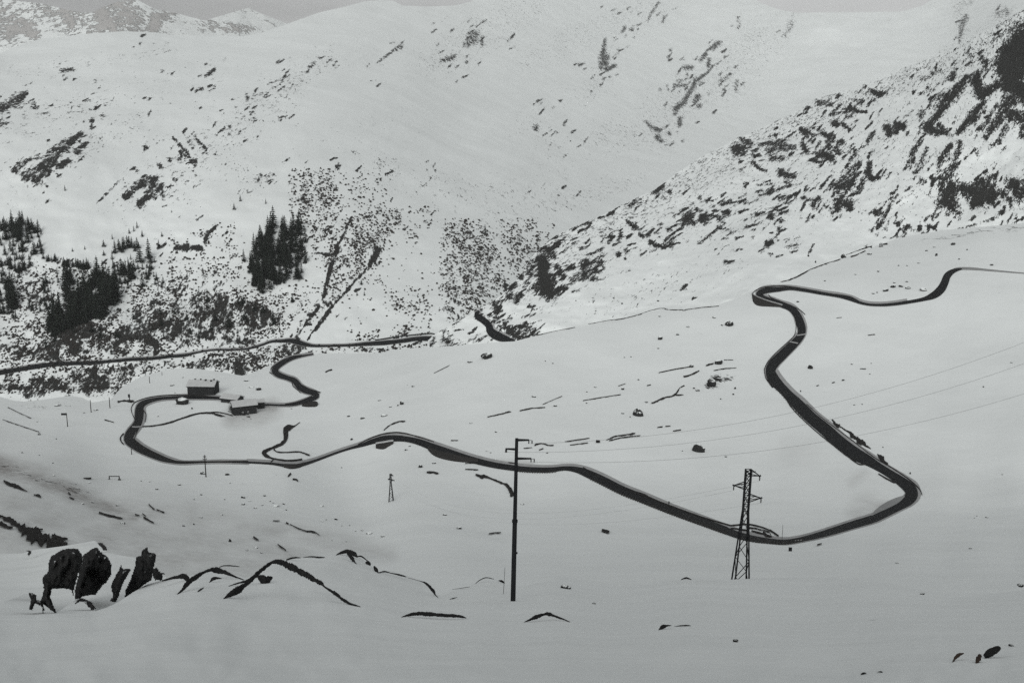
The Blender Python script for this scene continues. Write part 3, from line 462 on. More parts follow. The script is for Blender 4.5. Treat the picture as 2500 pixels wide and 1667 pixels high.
sheet('far_mountain_terrain', LE, E_SKY, [(-400,230),(0,170),(700,130),(1200,120)], -400, 1200, 300, 70, M_E, SE, back=(4,500,.6), base=.33)

# ------------------------------------------------------------------ ribbons: roads, tracks, verges
def resample(pts, step):
    """smooth a line of image pixels and split it into short pieces"""
    p = np.array(pts, float); d = np.r_[0, np.cumsum(np.hypot(np.diff(p[:,0]), np.diff(p[:,1])))]
    n = max(3, int(d[-1]/step)); t = np.linspace(0, d[-1], n)
    m = np.zeros_like(p)
    for k in range(p.shape[1]):
        g = np.zeros(len(p)); g[1:-1] = (p[2:,k]-p[:-2,k])/(d[2:]-d[:-2]+1e-9); g[0] = (p[1,k]-p[0,k])/(d[1]-d[0]+1e-9); g[-1] = (p[-1,k]-p[-2,k])/(d[-1]-d[-2]+1e-9)
        m[:,k] = g
    i = np.clip(np.searchsorted(d, t, 'right')-1, 0, len(d)-2); h = (d[i+1]-d[i]+1e-9); u = (t-d[i])/h
    u = u[:,None]; h = h[:,None]
    return (2*u**3-3*u**2+1)*p[i]+(u**3-2*u**2+u)*h*m[i]+(-2*u**3+3*u**2)*p[i+1]+(u**3-u**2)*h*m[i+1]
def ribbon_geo(L, q, lift, cross=5, rise=0.0, jag=0.0, seed=0, off=None):
    c = q[:,:2]; w = q[:,2]/2
    T = np.gradient(c, axis=0); T /= np.linalg.norm(T, axis=1)[:,None]+1e-9
    Nn = np.stack([-T[:,1], T[:,0]], 1)
    s = np.linspace(-1, 1, cross); n = len(c)
    J = np.maximum(.04, 1+jag*2*fbm(np.arange(n)*.31, np.zeros(n)+seed*3.3, seed, 3)); J2 = np.maximum(.04, 1+jag*2*fbm(np.arange(n)*.31, np.zeros(n)+seed*7.7+50, seed+5, 3))
    ww = np.where(s[None] < 0, (w*J)[:,None], (w*J2)[:,None])*s[None]
    X = c[:,0,None]+Nn[:,0,None]*ww; Y = c[:,1,None]+Nn[:,1,None]*ww
    lf = lift+rise*(1-s[None]**2)*np.ones((n,1))
    P = L.pt(X, Y, lf)
    idx = np.arange(n*cross).reshape(n, cross)
    fc = np.stack([idx[:-1,:-1], idx[:-1,1:], idx[1:,1:], idx[1:,:-1]], -1).reshape(-1,4)
    return P.reshape(-1,3), fc
def merge(geos):
    V = []; Fc = []; o = 0
    for v, f in geos: V.append(v); Fc.append(f+o); o += len(v)
    return np.concatenate(V), np.concatenate(Fc)
def ribbon(name, L, lines, mat, lift, step=4, jag=0.05, rise=0, cross=5):
    v, f = merge([ribbon_geo(L, resample(l, step), lift, cross, rise, jag, i) for i, l in enumerate(lines)])
    o = mesh_obj(name, v, f, mat); o['kind'] = 'structure'; return o

R_GREY = N('m4', [(2500,700,8),(2195,682,8),(1950,661,14),(1800,648,20),(1700,647,22),(1660,657,26)])
R_UP = N('m4', [(1720,650,10),(1680,658,24),(1640,674,40),(1607,705,54),(1585,760,60),(1560,805,64),(1510,848,56),(1430,880,30),(1300,905,24),(1150,924,20),(1020,924,17),(940,908,20),(880,884,28),(790,860,24),(650,838,21),(500,812,22),(400,800,24),(310,806,36),(235,812,44),(185,826,46),(165,846,46),(190,872,48),(250,895,44),(330,922,40),(410,952,48),(455,1000,56),(480,1060,64),(494,1110,62),(490,1150,58),(465,1190,60),(410,1245,68),(335,1318,74),(280,1375,76),(255,1425,76),(268,1490,76),(300,1540,74)])
R_MID = N('l4', [(258,200,78),(300,260,72),(380,350,72),(470,440,88),(560,530,90),(680,630,94),(790,730,100),(900,810,98),(1000,862,80),(1080,910,62),(1180,972,62),(1265,1030,76),(1322,1080,92),(1335,1125,96),(1300,1170,84),(1235,1212,66),(1150,1258,60),(1050,1305,60),(900,1350,58),(740,1400,52),(600,1440,42),(480,1468,34),(360,1486,34),(250,1478,36),(120,1460,44),(0,1430,50),(-130,1382,54)])
R_LOW = N('l3', [(1800,1398,54),(1700,1362,56),(1600,1325,58),(1450,1270,60),(1300,1212,62),(1150,1150,66),(1000,1090,66),(850,1015,66),(730,960,60),(650,932,44),(560,922,32),(450,934,38),(300,932,40),(190,922,42),(0,893,44),(-180,848,50),(-320,806,60),(-450,760,56),(-550,722,48),(-640,700,42),(-720,692,46),(-820,696,48),(-910,716,38),(-1000,746,24),(-1080,768,16),(-1180,800,14),(-1320,852,16),(-1410,882,22),(-1500,903,28),(-1580,900,22),(-1680,886,16),(-1881,875,13)])
R_WEST = N('l1', [(1900,876,14),(1700,872,10),(1560,875,8),(1400,880,12),(1320,868,26),(1230,842,44),(1100,785,58),(1025,738,68),(985,700,70),(1000,650,66),(1040,600,60),(1060,560,62),(1066,510,66),(1070,460,60),(1092,428,46),(1140,406,34),(1220,388,24),(1330,380,22),(1430,378,24),(1560,381,20),(1680,386,18),(1760,408,22),(1830,432,30)])
R_NORTH = N('l2', [(120,433,12),(200,436,12),(300,438,14),(380,430,22),(460,406,28),(525,382,34),(548,362,34),(510,342,40),(450,322,46),(410,295,48),(392,272,46),(370,250,42),(320,230,34),(255,207,42),(222,178,48),(238,146,42),(295,108,32),(350,82,24),(430,62,14),(520,46,9)])
R_FAR = N('m1', [(-200,1480,36),(0,1445,36),(150,1420,32),(300,1395,34),(420,1380,34),(560,1375,28),(700,1372,28),(860,1358,20),(1000,1345,24),(1150,1338,22),(1300,1322,20),(1420,1312,22),(1500,1293,12),(1640,1272,11),(1800,1270,11),(1900,1262,13),(2000,1235,13),(2080,1208,15),(2195,1203,24)])
R_FAR2 = N('m2', [(290,1203,24),(330,1200,28),(390,1210,40),(440,1226,32),(520,1240,18),(640,1240,15),(800,1235,17),(930,1225,26),(1050,1218,32),(1180,1205,28),(1300,1188,30),(1400,1185,32),(1450,1190,26)])
R_END = N('m2', [(1790,975,16),(1768,990,34),(1775,1015,46),(1822,1047,50),(1860,1085,52),(1875,1130,62),(1930,1165,66),(2000,1190,46),(2060,1203,18)])
def shift(l, dx, dy, dw=0):
    return [(x+dx*ZS, y+dy*ZS, w+dw*ZS) for x, y, w in l]
def sub(l, a, b): return l[a:b]
# grey ploughed margin first, then the asphalt above it
ribbon('road_margin', LB, [shift(R_UP[8:], 2, -8, 20), shift(R_MID, 12, -10, 26), shift(R_LOW, 6, -12, 20), shift(R_WEST, 6, -4, 26), shift(R_NORTH, -2, -4, 20)], M_SLUSH, .12, jag=.04)
ribbon('road', LB, [R_UP, R_MID, R_LOW, R_WEST, R_NORTH], M_ROAD, .26, jag=.03)
ribbon('snowy_road', LB, [R_GREY], M_SLUSHROAD, .2)
ribbon('valley_road', LD, [R_FAR, R_FAR2, N('m2', [(990,1197,8),(1150,1172,9),(1300,1155,9),(1420,1145,9),(1450,1152,8)])], M_ROAD, .6, jag=.06)
ribbon('valley_road_margin', LD, [shift(R_FAR, 0, -6, 12), shift(R_FAR2, 0, -5, 12)], M_SLUSH, .3, jag=.06)
ribbon('ridge_road', LC, [R_END], M_ROAD, .45)
ribbon('ridge_road_margin', LC, [shift(R_END, 8, -4, 16)], M_SLUSH, .2)
# edges of the ploughed cuttings and bare strips of ground on the slope
E = []
def edge(reg, pts): E.append(N(reg, pts))
edge('m4', [(115,850,5),(125,828,6),(170,800,6),(240,785,6),(340,780,6),(430,790,6),(560,812,5),(700,838,5),(860,862,6),(920,890,6)])
edge('m4', [(240,845,5),(255,868,5),(330,898,5),(420,935,5),(480,965,5),(520,1000,4)])
edge('m4', [(205,1420,6),(230,1370,6),(300,1290,5),(400,1200,6),(440,1150,5),(450,1080,4),(440,1010,4)])
edge('m4', [(205,1420,6),(220,1490,6),(265,1540,6),(330,1600,6)])
edge('l4', [(350,345,5),(410,450,7),(520,565,6),(640,670,6),(740,750,7),(850,835,8),(935,892,9),(1000,890,7),(1035,905,6)])
edge('l4', [(1080,965,6),(1150,1005,10),(1205,1035,8)])
edge('l4', [(530,430,4),(640,530,3),(760,620,3),(880,710,3),(1050,840,4),(1200,930,5),(1330,1020,6),(1400,1090,6),(1415,1130,5)])
edge('l3', [(700,915,4),(800,975,4),(900,1030,4),(1040,1090,4),(1250,1165,5),(1450,1240,6),(1650,1310,7),(1830,1362,8)])
edge('l3', [(1830,1362,7),(1960,1352,8),(2060,1372,8),(2140,1405,9),(2195,1440,9)])
edge('l4', [(250,1395,6),(290,1425,10),(318,1445,8)])
edge('l2', [(860,740,4),(960,690,7),(1060,658,8),(1140,648,8),(1220,655,7),(1330,685,6),(1440,720,5)])
edge('l2', [(430,285,8),(480,312,9),(572,342,8)]); edge('l2', [(355,255,4),(360,290,5),(400,325,5),(420,345,5)])
edge('l2', [(190,165,5),(205,145,4),(270,100,4),(340,68,4),(430,55,4)]); edge('l2', [(180,185,6),(200,200,5)])
edge('l2', [(300,432,4),(400,412,4),(500,372,5),(510,362,5)])
edge('l1', [(1010,500,5),(1005,460,6),(1030,420,6),(1100,390,5),(1200,370,5),(1330,362,6),(1500,365,6),(1680,378,6)])
edge('l1', [(1010,500,5),(1030,545,4)]); edge('l1', [(1110,570,5),(1118,510,5),(1090,460,5),(1110,425,4),(1140,412,4)])
edge('l1', [(945,655,10),(922,690,10),(930,720,10),(950,740,8)]); edge('l1', [(1060,620,4),(1030,700,5),(1060,745,5),(1150,795,5),(1280,850,6),(1370,870,5),(1560,872,4),(1900,868,4)])
edge('l1', [(1090,602,7),(1180,596,9),(1300,571,11),(1400,537,11),(1500,506,11),(1580,497,13),(1650,505,10),(1720,525,6)])
edge('l1', [(1580,497,6),(1660,492,7),(1730,505,7),(1780,520,5)]); edge('l1', [(1640,510,8),(1700,528,6)])
# stream with its thin side arm
edge('l2', [(415,570,3),(375,597,8),(345,606,30),(312,625,56),(305,660,40),(305,690,34),(285,728,26),(230,755,20),(170,780,24),(140,805,32),(160,828,24),(200,845,13),(280,860,12),(360,863,13),(432,854,12)])
edge('l2', [(215,775,8),(235,795,8),(300,800,6),(400,796,7),(450,808,10),(490,822,8)]); edge('l2', [(190,875,6),(210,857,6)])
for reg, lst in {
 'l3': [([(40,513),(150,490)],6),([(215,482),(300,465),(410,457)],7),([(390,435),(540,370)],2.5),([(700,405),(860,378),(990,358)],4),([(1280,190),(1400,165),(1520,145)],6),([(1470,222),(1530,203),(1590,175)],12),([(1640,135),(1700,118)],9),([(1700,175),(1780,160),(1875,155)],6),([(1780,93),(1850,93)],3),
        ([(1225,425),(1330,380),(1400,362),(1440,310),(1475,288)],10),([(1410,362),(1470,360)],7),([(560,720),(750,692)],5),([(600,745),(740,728)],5),([(800,716),(830,718)],13),([(880,708),(940,680),(1020,668),(1100,655)],9),([(900,712),(1000,688),(1140,672)],6),([(1270,610),(1310,604)],5),([(1330,602),(1370,598)],5),([(1390,638),(1450,628)],7),
        ([(330,752),(345,738),(400,735),(440,748),(475,745)],8),([(365,785),(395,770)],7),([(245,770),(310,765)],4),([(1115,1105),(1160,1120),(1200,1140),(1228,1153)],[3,9,16,10]),([(845,1397),(875,1405),(900,1415)],14),([(970,293),(1025,275)],4),([(1190,290),(1220,283)],6),([(130,878),(180,883)],4),
        ([(1950,1378),(2010,1382),(2060,1395),(2120,1412),(2140,1440)],10),([(1990,1402),(2060,1420),(2110,1435),(2145,1450)],12),([(1830,1385),(1900,1390),(1960,1400)],8),([(2080,1410),(2110,1450)],14)],
 'l4': [([(725,550),(755,590),(785,600)],[8,30,18]),([(785,603),(850,645),(900,690),(940,722),(985,750),(1022,775)],[10,14,30,34,20,4]),([(1072,815),(1110,855),(1155,890)],[8,30,8]),([(610,1512),(645,1503)],9),([(940,161),(985,161)],3),([(725,268),(745,262)],6),([(800,248),(820,246)],5),([(605,292),(625,287)],5)],
 'l2': [([(1055,632),(1100,595),(1160,568),(1220,562)],7),([(610,188),(635,172),(660,165)],8),([(1440,195),(1560,135)],2.5),([(1850,530),(1930,512)],5),([(1985,495),(2020,488)],6),([(2100,482),(2190,465)],5),([(1385,955),(1430,950),(1475,962)],13),([(1680,885),(1780,882)],6),([(1680,930),(1780,935)],6),
        ([(1760,970),(1800,982),(1830,982),(1900,1010),(1990,1048),(2030,1090),(2050,1135)],[12,26,16,10,20,32,26]),([(325,988),(345,962)],9),([(360,1005),(385,1010),(400,1025)],10),([(210,1328),(260,1328)],4),([(310,1340),(330,1350)],10),([(340,1355),(380,1375),(460,1405),(520,1410),(565,1440)],[4,5,6,10,5]),([(1860,1428),(1900,1420),(1955,1418)],[4,8,3]),([(245,1510),(310,1558)],9),([(60,1450),(100,1478)],8),([(1570,710),(1625,710)],4)],
 'l1': [([(30,1020),(70,1045),(120,1060),(160,1080),(210,1105)],[14,26,26,12,3]),([(260,1130),(290,1135),(315,1152)],[10,18,8]),([(525,1110),(545,1130)],8),([(530,1148),(570,1165)],9),([(760,1262),(800,1278),(850,1290),(940,1312)],[14,10,12,7]),([(1140,1200),(1165,1225),(1185,1240)],9),([(1200,1242),(1260,1265)],7),([(1100,1300),(1180,1348)],10),([(1035,1280),(1070,1290)],7),([(1090,1275),(1120,1295)],9),([(900,410),(960,405),(1025,410)],13),
        ([(0,1290),(70,1325),(150,1370),(230,1395),(330,1398)],[26,36,44,24,6]),([(150,1380),(250,1430),(350,1470),(430,1490),(520,1505)],[50,80,90,70,20]),([(0,1350),(50,1375),(100,1385)],[24,26,8]),([(400,1440),(470,1465),(520,1470)],[20,26,8]),([(60,455),(150,500),(240,540)],3),([(20,550),(150,595),(300,645)],3.5),([(800,550),(870,570)],5),([(640,1000),(700,1000)],7)],
 'm3': [([(740,1075),(900,1045),(1000,1032),(1130,1000),(1200,975),(1280,955),(1330,953)],3.5),([(340,1160),(500,1125),(640,1098)],3),([(1340,963),(1475,963),(1620,945),(1740,935)],3)],
 'm4': [([(330,750),(390,738)],5),([(390,738),(470,705),(560,655),(700,605),(790,575)],[7,10,6,8,5]),([(830,545),(1000,485),(1030,480)],[5,8,12]),([(870,560),(940,530),(980,510)],8),([(1090,460),(1150,458)],8),([(1085,478),(1115,475)],8),([(1000,1158),(1055,1152)],5),([(760,1027),(800,1022)],4)]}.items():
    for pts, w in lst:
        ws = w if isinstance(w, list) else [w]*len(pts)
        q = [(p[0], p[1], ww) for p, ww in zip(pts, ws)]
        E.append(N(reg, q))
nE = len(E)
v, f = merge([ribbon_geo(LB, resample(l, 2.2), .30, 5, .25, 1.7 if i > 24 else .6, i) for i, l in enumerate(E)])
o = mesh_obj('bare_ground', v, f, M_EARTH); o['kind'] = 'structure'
# pale plough strips crossing the road at the junction
ribbon('snow_strip', LB, [N('m4', [(455,1160,9),(490,1156,9),(525,1150,8)]), N('m4', [(400,1208,8),(440,1216,9),(465,1222,7)]), N('l1', [(1010,605,8),(1045,607,10),(1090,603,8)]), N('l4', [(440,1482,5),(500,1475,6)])], M_SLUSH, .40)
ribbon('slush_patch', LB, [N('l4', [(1025,1285,8),(1080,1245,34),(1150,1205,48),(1220,1170,44),(1280,1135,12)])], M_SLUSHROAD, .34)

# ------------------------------------------------------------------ rocks
def ground_height_pts(L, x, y): return L.pt(np.array(x, float), np.array(y, float))
def rock_mesh(seed, sub_=2, rough=.35):
    bm = bmesh.new(); bmesh.ops.create_icosphere(bm, subdivisions=sub_, radius=1)
    r = random.Random(seed); ph = [(r.uniform(-1,1), r.uniform(-1,1), r.uniform(-1,1), r.uniform(.55,1.0)) for _ in range(9)]
    for v in bm.verts:
        n = v.co.normalized(); s = 1.0
        for a, b, c, k in ph:           # cut flat facets
            d = Vector((a,b,c)).normalized(); t = n.dot(d)
            if t > .01 and k < 1: s = min(s, k/max(t, .01))
        v.co = n*s*(1+rough*.25*r.uniform(-1,1))
    me = bpy.data.meshes.new('boulder'); bm.to_mesh(me); bm.free(); me.materials.append(M_BOULD)
    return me
ROCKS = [rock_mesh(s) for s in range(8)]
nb = 0
def boulder(L, reg, x, y, w, h, label, group=None, name='boulder', cat='boulder'):
    global nb
    (px, py), = N(reg, [(x, y)]); w *= ZS; h *= ZS
    p = L.pt(np.array([px]), np.array([py+h*.35]))[0]; D = float(L.depth(np.array([px]), np.array([py+h*.35]))[0])
    o = bpy.data.objects.new(name, ROCKS[nb % 8]); COL.objects.link(o); nb += 1
    sw = w*D/F/2; sh = h*D/F/2
    o.scale = (sw*1.08, sw*.9, sh*1.25); o.location = (p[0], p[1]+sw*.3, p[2]+sh*.55)
    o.rotation_euler = (random.uniform(-.15,.15), random.uniform(-.2,.2), random.uniform(-.5,.5))
    tag(o, label, cat, group); return o
# boulders with a look or a place of their own
for reg, x, y, w, h, lab in [
 ('l3',1738,105,62,46,'large dark boulder at the top of the rocky patch left of the road bend'),
 ('l3',1528,137,36,24,'dark pointed boulder at the head of the long bare streak in the rocky patch'),
 ('l3',1690,270,80,66,'dark rock outcrop fanning out at the lower end of the rocky patch'),
 ('l3',1125,495,80,64,'round boulder with a snow cap at the lower left of the rocky patch'),
 ('l3',1592,770,110,70,'biggest snow capped boulder, alone on the slope above the lattice pylon'),
 ('l3',1795,828,20,12,'small flat stone right of the biggest snow capped boulder'),
 ('l3',1865,305,18,18,'upper of two dark stones under the rocky patch near the road bend'),
 ('l3',1850,352,18,14,'lower of two dark stones under the rocky patch near the road bend'),
 ('l3',1005,310,24,20,'lone dark stone on the bare slope above the round snow capped boulder'),
 ('l3',485,440,30,14,'flat stone lying on the dashed bare line above the tubular pole'),
 ('l3',325,370,36,14,'low arched stone above the dashed bare line, right of the tubular pole'),
 ('l3',236,1192,30,12,'flat stone close right of the tubular pole shaft'),
 ('l4',562,145,42,38,'round black boulder alone on the snow right of the sharp road bend'),
 ('l4',1325,955,12,20,'small upright stone above the outer edge of the right hairpin'),
 ('l4',1912,1292,26,12,'small flat stone on the blank slope right of the right hairpin'),
 ('l4',1885,295,14,11,'tiny stone on the blank slope between the two lowest wires'),
 ('m3',1290,1175,40,36,'dark block shaped boulder on the smooth slope below the ridge'),
 ('m3',1815,1068,72,46,'dark boulder with a pale stripe on the snow left of the upper hairpin'),
 ('m3',1765,1078,20,12,'little stone touching the striped boulder left of the upper hairpin'),
 ('m4',1430,806,62,24,'long dark rock beside the steep road stretch at the far right'),
 ('m4',465,898,24,12,'small stone just inside the upper hairpin'),
 ('m4',815,550,40,34,'dark knob of rock on the dark crest line above the upper hairpin'),
 ('m4',1655,455,36,26,'dark stone high on the slope above the right end of the road'),
 ('m4',1950,617,32,14,'flat stone just above the grey snowy road at the right edge'),
 ('l2',1718,103,50,16,'flat dark stone below the black and white outcrop at the hill crest'),
 ('l2',1835,60,96,56,'black and white outcrop on the hill crest under the ridge road'),
 ('l2',1195,420,36,30,'dark stone with a snowy hollow above the middle road bend'),
 ('l2',1060,512,52,20,'elongated stone lying uphill of the middle road bend'),
 ('l2',895,535,42,15,'flat grey stone left of the elongated stone above the middle road bend'),
 ('l2',1280,290,22,14,'lone small stone on the empty slope high above the middle road bend'),
 ('l2',810,695,20,20,'small triangular stone left of the middle road bend'),
 ('l2',1335,905,36,22,'dark stone under the dark embankment, above the small far pylon'),
 ('l2',1440,877,32,14,'arched stone close under the dark embankment'),
 ('l2',1630,1375,46,20,'snow capped stone on the slope left of the tubular pole'),
 ('l2',1525,1273,34,14,'pair shaped low stone between the far pylon and the tubular pole'),
 ('l2',580,1207,36,10,'thin flat stone left of the far pylon foot'),
 ('l1',1740,965,36,19,'oval dark stone right of the wooden utility pole'),
 ('l1',1550,955,38,26,'arched stone at the foot of the wooden utility pole'),
 ('l1',1760,1470,24,30,'black upright stone alone on the grey near slope at the left'),
 ('l1',1975,313,50,26,'dark snow topped stone behind the small annex'),
 ('l1',1885,247,40,13,'flat stone on the hill crest right of the barn'),
 ('l1',1315,283,36,13,'low arched stone left of the barn'),
 ('l1',1395,410,120,56,'heap of dark rock with a white patch inside the road loop by the barn'),
 ('l1',435,437,40,18,'dark stone on the left valley edge above the sign post'),
 ('l1',1860,1140,44,18,'largest snow capped stone in the scatter left of the far pylon'),
 ('l1',300,657,26,18,'small stone at the end of the thin line on the left slope')]:
    boulder(LB, reg, x, y, w, h, lab)
# scatters whose stones nothing tells apart
for lab, grp, lst in [
 ('small dark stone scattered among others in the rocky patch above the tubular pole','stones of the rocky patch',[('l3',1125,240,16,12),('l3',1185,412,28,14),('l3',1005,497,24,12),('l3',1060,525,10,10),('l3',1755,387,14,12),('l3',1580,322,34,18),('l3',1550,305,18,14),('l3',797,297,24,9),('l3',730,333,14,9),('l3',727,420,14,9),('l3',425,800,18,11),('l3',1460,785,12,8)]),
 ('tiny dark stone dotted over the smooth slope below the ridge','stones dotted over the smooth slope',[('m3',1705,1020,30,12),('m3',1505,1090,26,12),('m3',1425,1150,28,12),('m3',1290,1010,22,10),('m3',1275,890,22,12),('m3',1335,955,26,11),('m3',1475,963,26,11),('m3',1275,1255,18,9),('l3',1018,70,12,8),('l3',1068,65,12,9),('l3',412,98,10,9),('l3',470,115,14,9),('m3',1000,910,18,12),('m3',645,890,12,8)]),
 ('small dark stone in the row above the looping upper road','stones above the looping upper road',[('m4',1135,810,50,24),('m4',1190,782,46,24),('m4',1255,780,36,18),('m4',1310,792,42,20),('m4',1300,745,22,10),('m4',1205,752,24,10),('m4',1040,835,26,11),('m4',1070,828,14,10)]),
 ('little stone on the white slope between the upper road and the ridge foot','stones on the slope above the upper road',[('m4',1105,460,36,12),('m4',1010,533,38,16),('m4',1525,540,18,24),('m4',1510,480,22,10),('m4',1450,508,22,10),('m4',1390,602,22,9),('m4',1300,622,16,8),('m4',1235,622,14,9),('m4',1080,665,16,16),('m4',670,738,18,9),('m4',905,690,16,8),('m4',600,592,14,14),('m4',545,545,16,14),('m4',1700,572,14,12),('m4',1760,500,12,12)]),
 ('tiny stone on the open slope right of the sharp road bend','stones right of the sharp road bend',[('l4',875,122,18,9),('l4',895,432,16,9),('l4',955,428,12,9),('l4',2100,110,20,8),('l4',2030,965,11,8),('l4',1835,1282,10,6),('l4',1790,1530,22,9),('l4',485,327,10,16),('l4',1115,757,12,9),('l4',1815,1297,10,6),('l4',1025,115,10,7),('l4',1015,197,12,7)]),
 ('small stone in the scatter on the flat left of the far pylon','stones left of the far pylon',[('l2',230,1205,56,13),('l2',290,1190,22,13),('l2',145,1127,20,14),('l2',310,1235,16,12),('l2',70,1222,30,11),('l2',125,1200,18,9),('l1',1858,1193,32,15),('l1',2025,1127,22,13),('l1',1485,1155,14,10),('l1',1540,1120,20,10),('l1',1910,1168,24,9),('l1',1720,1155,12,9),('l2',185,1170,14,8),('l2',210,1182,12,8),('l1',1370,1043,30,13),('l1',1200,1077,28,14),('l1',1695,1275,24,11)]),
 ('small dark stone in the trail of stones below the far pylon','stones below the far pylon',[('l2',690,1307,28,16),('l2',890,1392,22,13),('l2',945,1415,56,16),('l2',1045,1440,36,14),('l2',840,1397,12,9),('l2',615,1310,14,8),('l2',585,1324,24,8),('l2',735,1357,12,7),('l2',795,1355,14,8),('l2',770,1478,14,8),('l2',660,1470,12,7)]),
 ('small stone on the slope just uphill of the middle road bend','stones uphill of the middle road bend',[('l2',785,520,28,14),('l2',1025,398,28,9),('l2',1105,448,26,10),('l2',1165,437,12,12),('l2',1725,570,28,11),('l2',1915,640,22,10),('l2',1910,850,22,8),('l2',1875,797,16,9),('l2',1225,777,26,13),('l2',1255,748,20,9)]),
 ('dark stone on the grey slope at the lower left above the near rocks','stones on the grey near slope',[('l1',630,1187,30,11),('l1',710,1178,24,12),('l1',940,1338,36,16),('l1',1405,1357,22,14),('l1',1485,1345,14,14),('l1',410,972,26,10),('l1',895,1203,30,12),('l1',1540,1293,24,11),('l2',75,1525,36,11),('l2',120,1565,20,11),('l2',10,1545,20,12)]),
 ('tiny stone on the flat below the western road loop','stones below the western road loop',[('l1',405,877,12,9),('l1',170,797,18,12),('l1',300,817,12,7),('l1',430,693,10,9),('l1',1145,1020,12,8),('l1',1080,1015,10,8),('l1',680,1028,26,8),('l1',1760,1032,14,7),('l2',735,913,12,8)]),
 ('low dark stone on the bank beside the farm buildings','stones beside the farm buildings',[('l1',1925,297,46,11),('l1',730,472,40,11),('l1',640,493,20,9),('l1',1400,223,14,7),('l1',1340,340,14,7),('l1',1470,460,14,16),('l1',1210,520,14,8),('l2',350,462,18,8)])]:
    for a in lst: boulder(LB, *a, lab, grp)
for reg, x, y, w, h, lab in [('b3',570,832,82,36,'jagged dark rock poking from the near snow between the tubular pole and the pylon'),
 ('b3',785,957,32,13,'small flat stone in the near snow right of the tubular pole'),
 ('b3',1868,1246,48,20,'dark rock alone in the near snow under the lattice pylon'),
 ('b4',1415,884,42,18,'dark stone at the crest of the near snow right of the pylon'),
 ('b4',2165,818,54,30,'dark rock at the right edge of the picture on the snow crest'),
 ('b4',2100,1280,42,18,'small dark stone right of the large near rock at the lower right')]:
    boulder(LA, reg, x, y, w, h, lab)
for reg, x, y, w, h in [('b4',1225,648,24,11),('b4',1785,537,24,9)]:
    boulder(LB, reg, x, y, w, h, 'tiny stone on the blank snow between the near crest and the right hairpin', 'stones below the right hairpin')

def slab(name, L, reg, pts, label, mat, rise=.25, jag=.3, cat='rock', step=1.6):
    """a ragged edge of rock standing out of the snow along the line of image pixels, thickest along its middle"""
    q = resample(N(reg, pts), step); c = q[:,:2]; n = len(c); sd = int(pts[0][0])+len(pts)
    T = np.gradient(c, axis=0); T /= np.linalg.norm(T, axis=1)[:,None]+1e-9; Nn = np.stack([-T[:,1], T[:,0]], 1)
    k = np.arange(n)*step/9.0; z0 = np.zeros(n)
    J = np.maximum(.05, 1+2.4*jag*fbm(k, z0+sd*.37, sd, 4)+.5*jag*rng.uniform(-1,1,n)); J2 = np.maximum(.05, 1+2.4*jag*fbm(k, z0+sd*.71+20, sd+3, 4)+.5*jag*rng.uniform(-1,1,n))
    s_ = np.linspace(-1, 1, 7); w = np.maximum(q[:,2], .3)/2
    ww = np.where(s_[None] < 0, (w*J)[:,None], (w*J2)[:,None])*s_[None]
    X = c[:,0,None]+Nn[:,0,None]*ww; Y = c[:,1,None]+Nn[:,1,None]*ww
    low = Y.max(1)+.4; D = L.depth(c[:,0], low); D = np.convolve(np.pad(D, 4, 'edge'), np.ones(9)/9, 'valid'); Dm = np.percentile(D, 8); D = np.minimum(D, Dm+.14*(D-Dm))   # the ground is seen almost edge on: the rock stands upright on it
    th = (w*D/F)[:,None]*(1-s_[None]**2)*(.9+1.6*fbm(k[:,None]*2, s_[None]*2+sd, sd+7, 3))+.01
    Fr = ray(X, Y)*(D[:,None]-th)[...,None]; Bk = ray(X, Y)*(D[:,None]+th*1.2+.03)[...,None]
    V = np.concatenate([Fr.reshape(-1,3), Bk.reshape(-1,3)]); m = n*7; idx = np.arange(m).reshape(n,7)
    fc = np.stack([idx[:-1,:-1], idx[:-1,1:], idx[1:,1:], idx[1:,:-1]], -1).reshape(-1,4); out = [fc, fc[:,::-1]+m]
    for e in (0, 6):
        a = idx[:-1,e]; b = idx[1:,e]; out.append(np.stack([a,b,b+m,a+m], 1))
    for e in (0, n-1):
        a = idx[e,:-1]; b = idx[e,1:]; out.append(np.stack([a,b,b+m,a+m], 1))
    o = mesh_obj(name, V, np.concatenate(out), mat)
    bmx = bmesh.new(); bmx.from_mesh(o.data); bmesh.ops.recalc_face_normals(bmx, faces=bmx.faces); bmx.to_mesh(o.data); bmx.free()
    return tag(o, label, cat)
M_NEARDARK = plain('near_bare_rock', (.008,.009,.010), (.03,.03,.029), 2.5, .9, .12)
slab('rock_ledge', LA, 'b2', [(-30,800,10),(40,770,24),(100,720,34),(150,680,32),(200,645,26),(250,640,36),(300,655,50),(400,705,46),(500,762,40),(570,800,34),(600,828,14),(680,878,26),(740,925,24),(800,958,18),(878,983,5)], 'long curved dark rock edge arching over the near snow mound', M_NEARDARK, .22, .42)
slab('rock_ledge', LA, 'b2', [(90,745,20),(120,765,60),(150,780,56),(185,765,40),(205,755,12)], 'dark hooked rock under the arching rock edge', M_NEARDARK, .2)
slab('rock_ledge', LA, 'b1', [(1710,922,4),(1770,885,44),(1830,850,52),(1880,815,34),(1940,765,24)], 'dark wedge of rock running down left of the near snow mound', M_NEARDARK, .2)
slab('rock_ledge', LA, 'b1', [(1750,825,5),(1830,800,14),(1900,785,18),(1950,760,14)], 'thin rock sliver left of the arching rock edge', M_NEARDARK, .15)
slab('rock_ledge', LA, 'b1', [(1355,888,5),(1400,850,24),(1440,800,40),(1500,755,34),(1570,715,22),(1640,695,28)], 'curved dark rock edge on the left shoulder of the near snow', M_NEARDARK, .2)
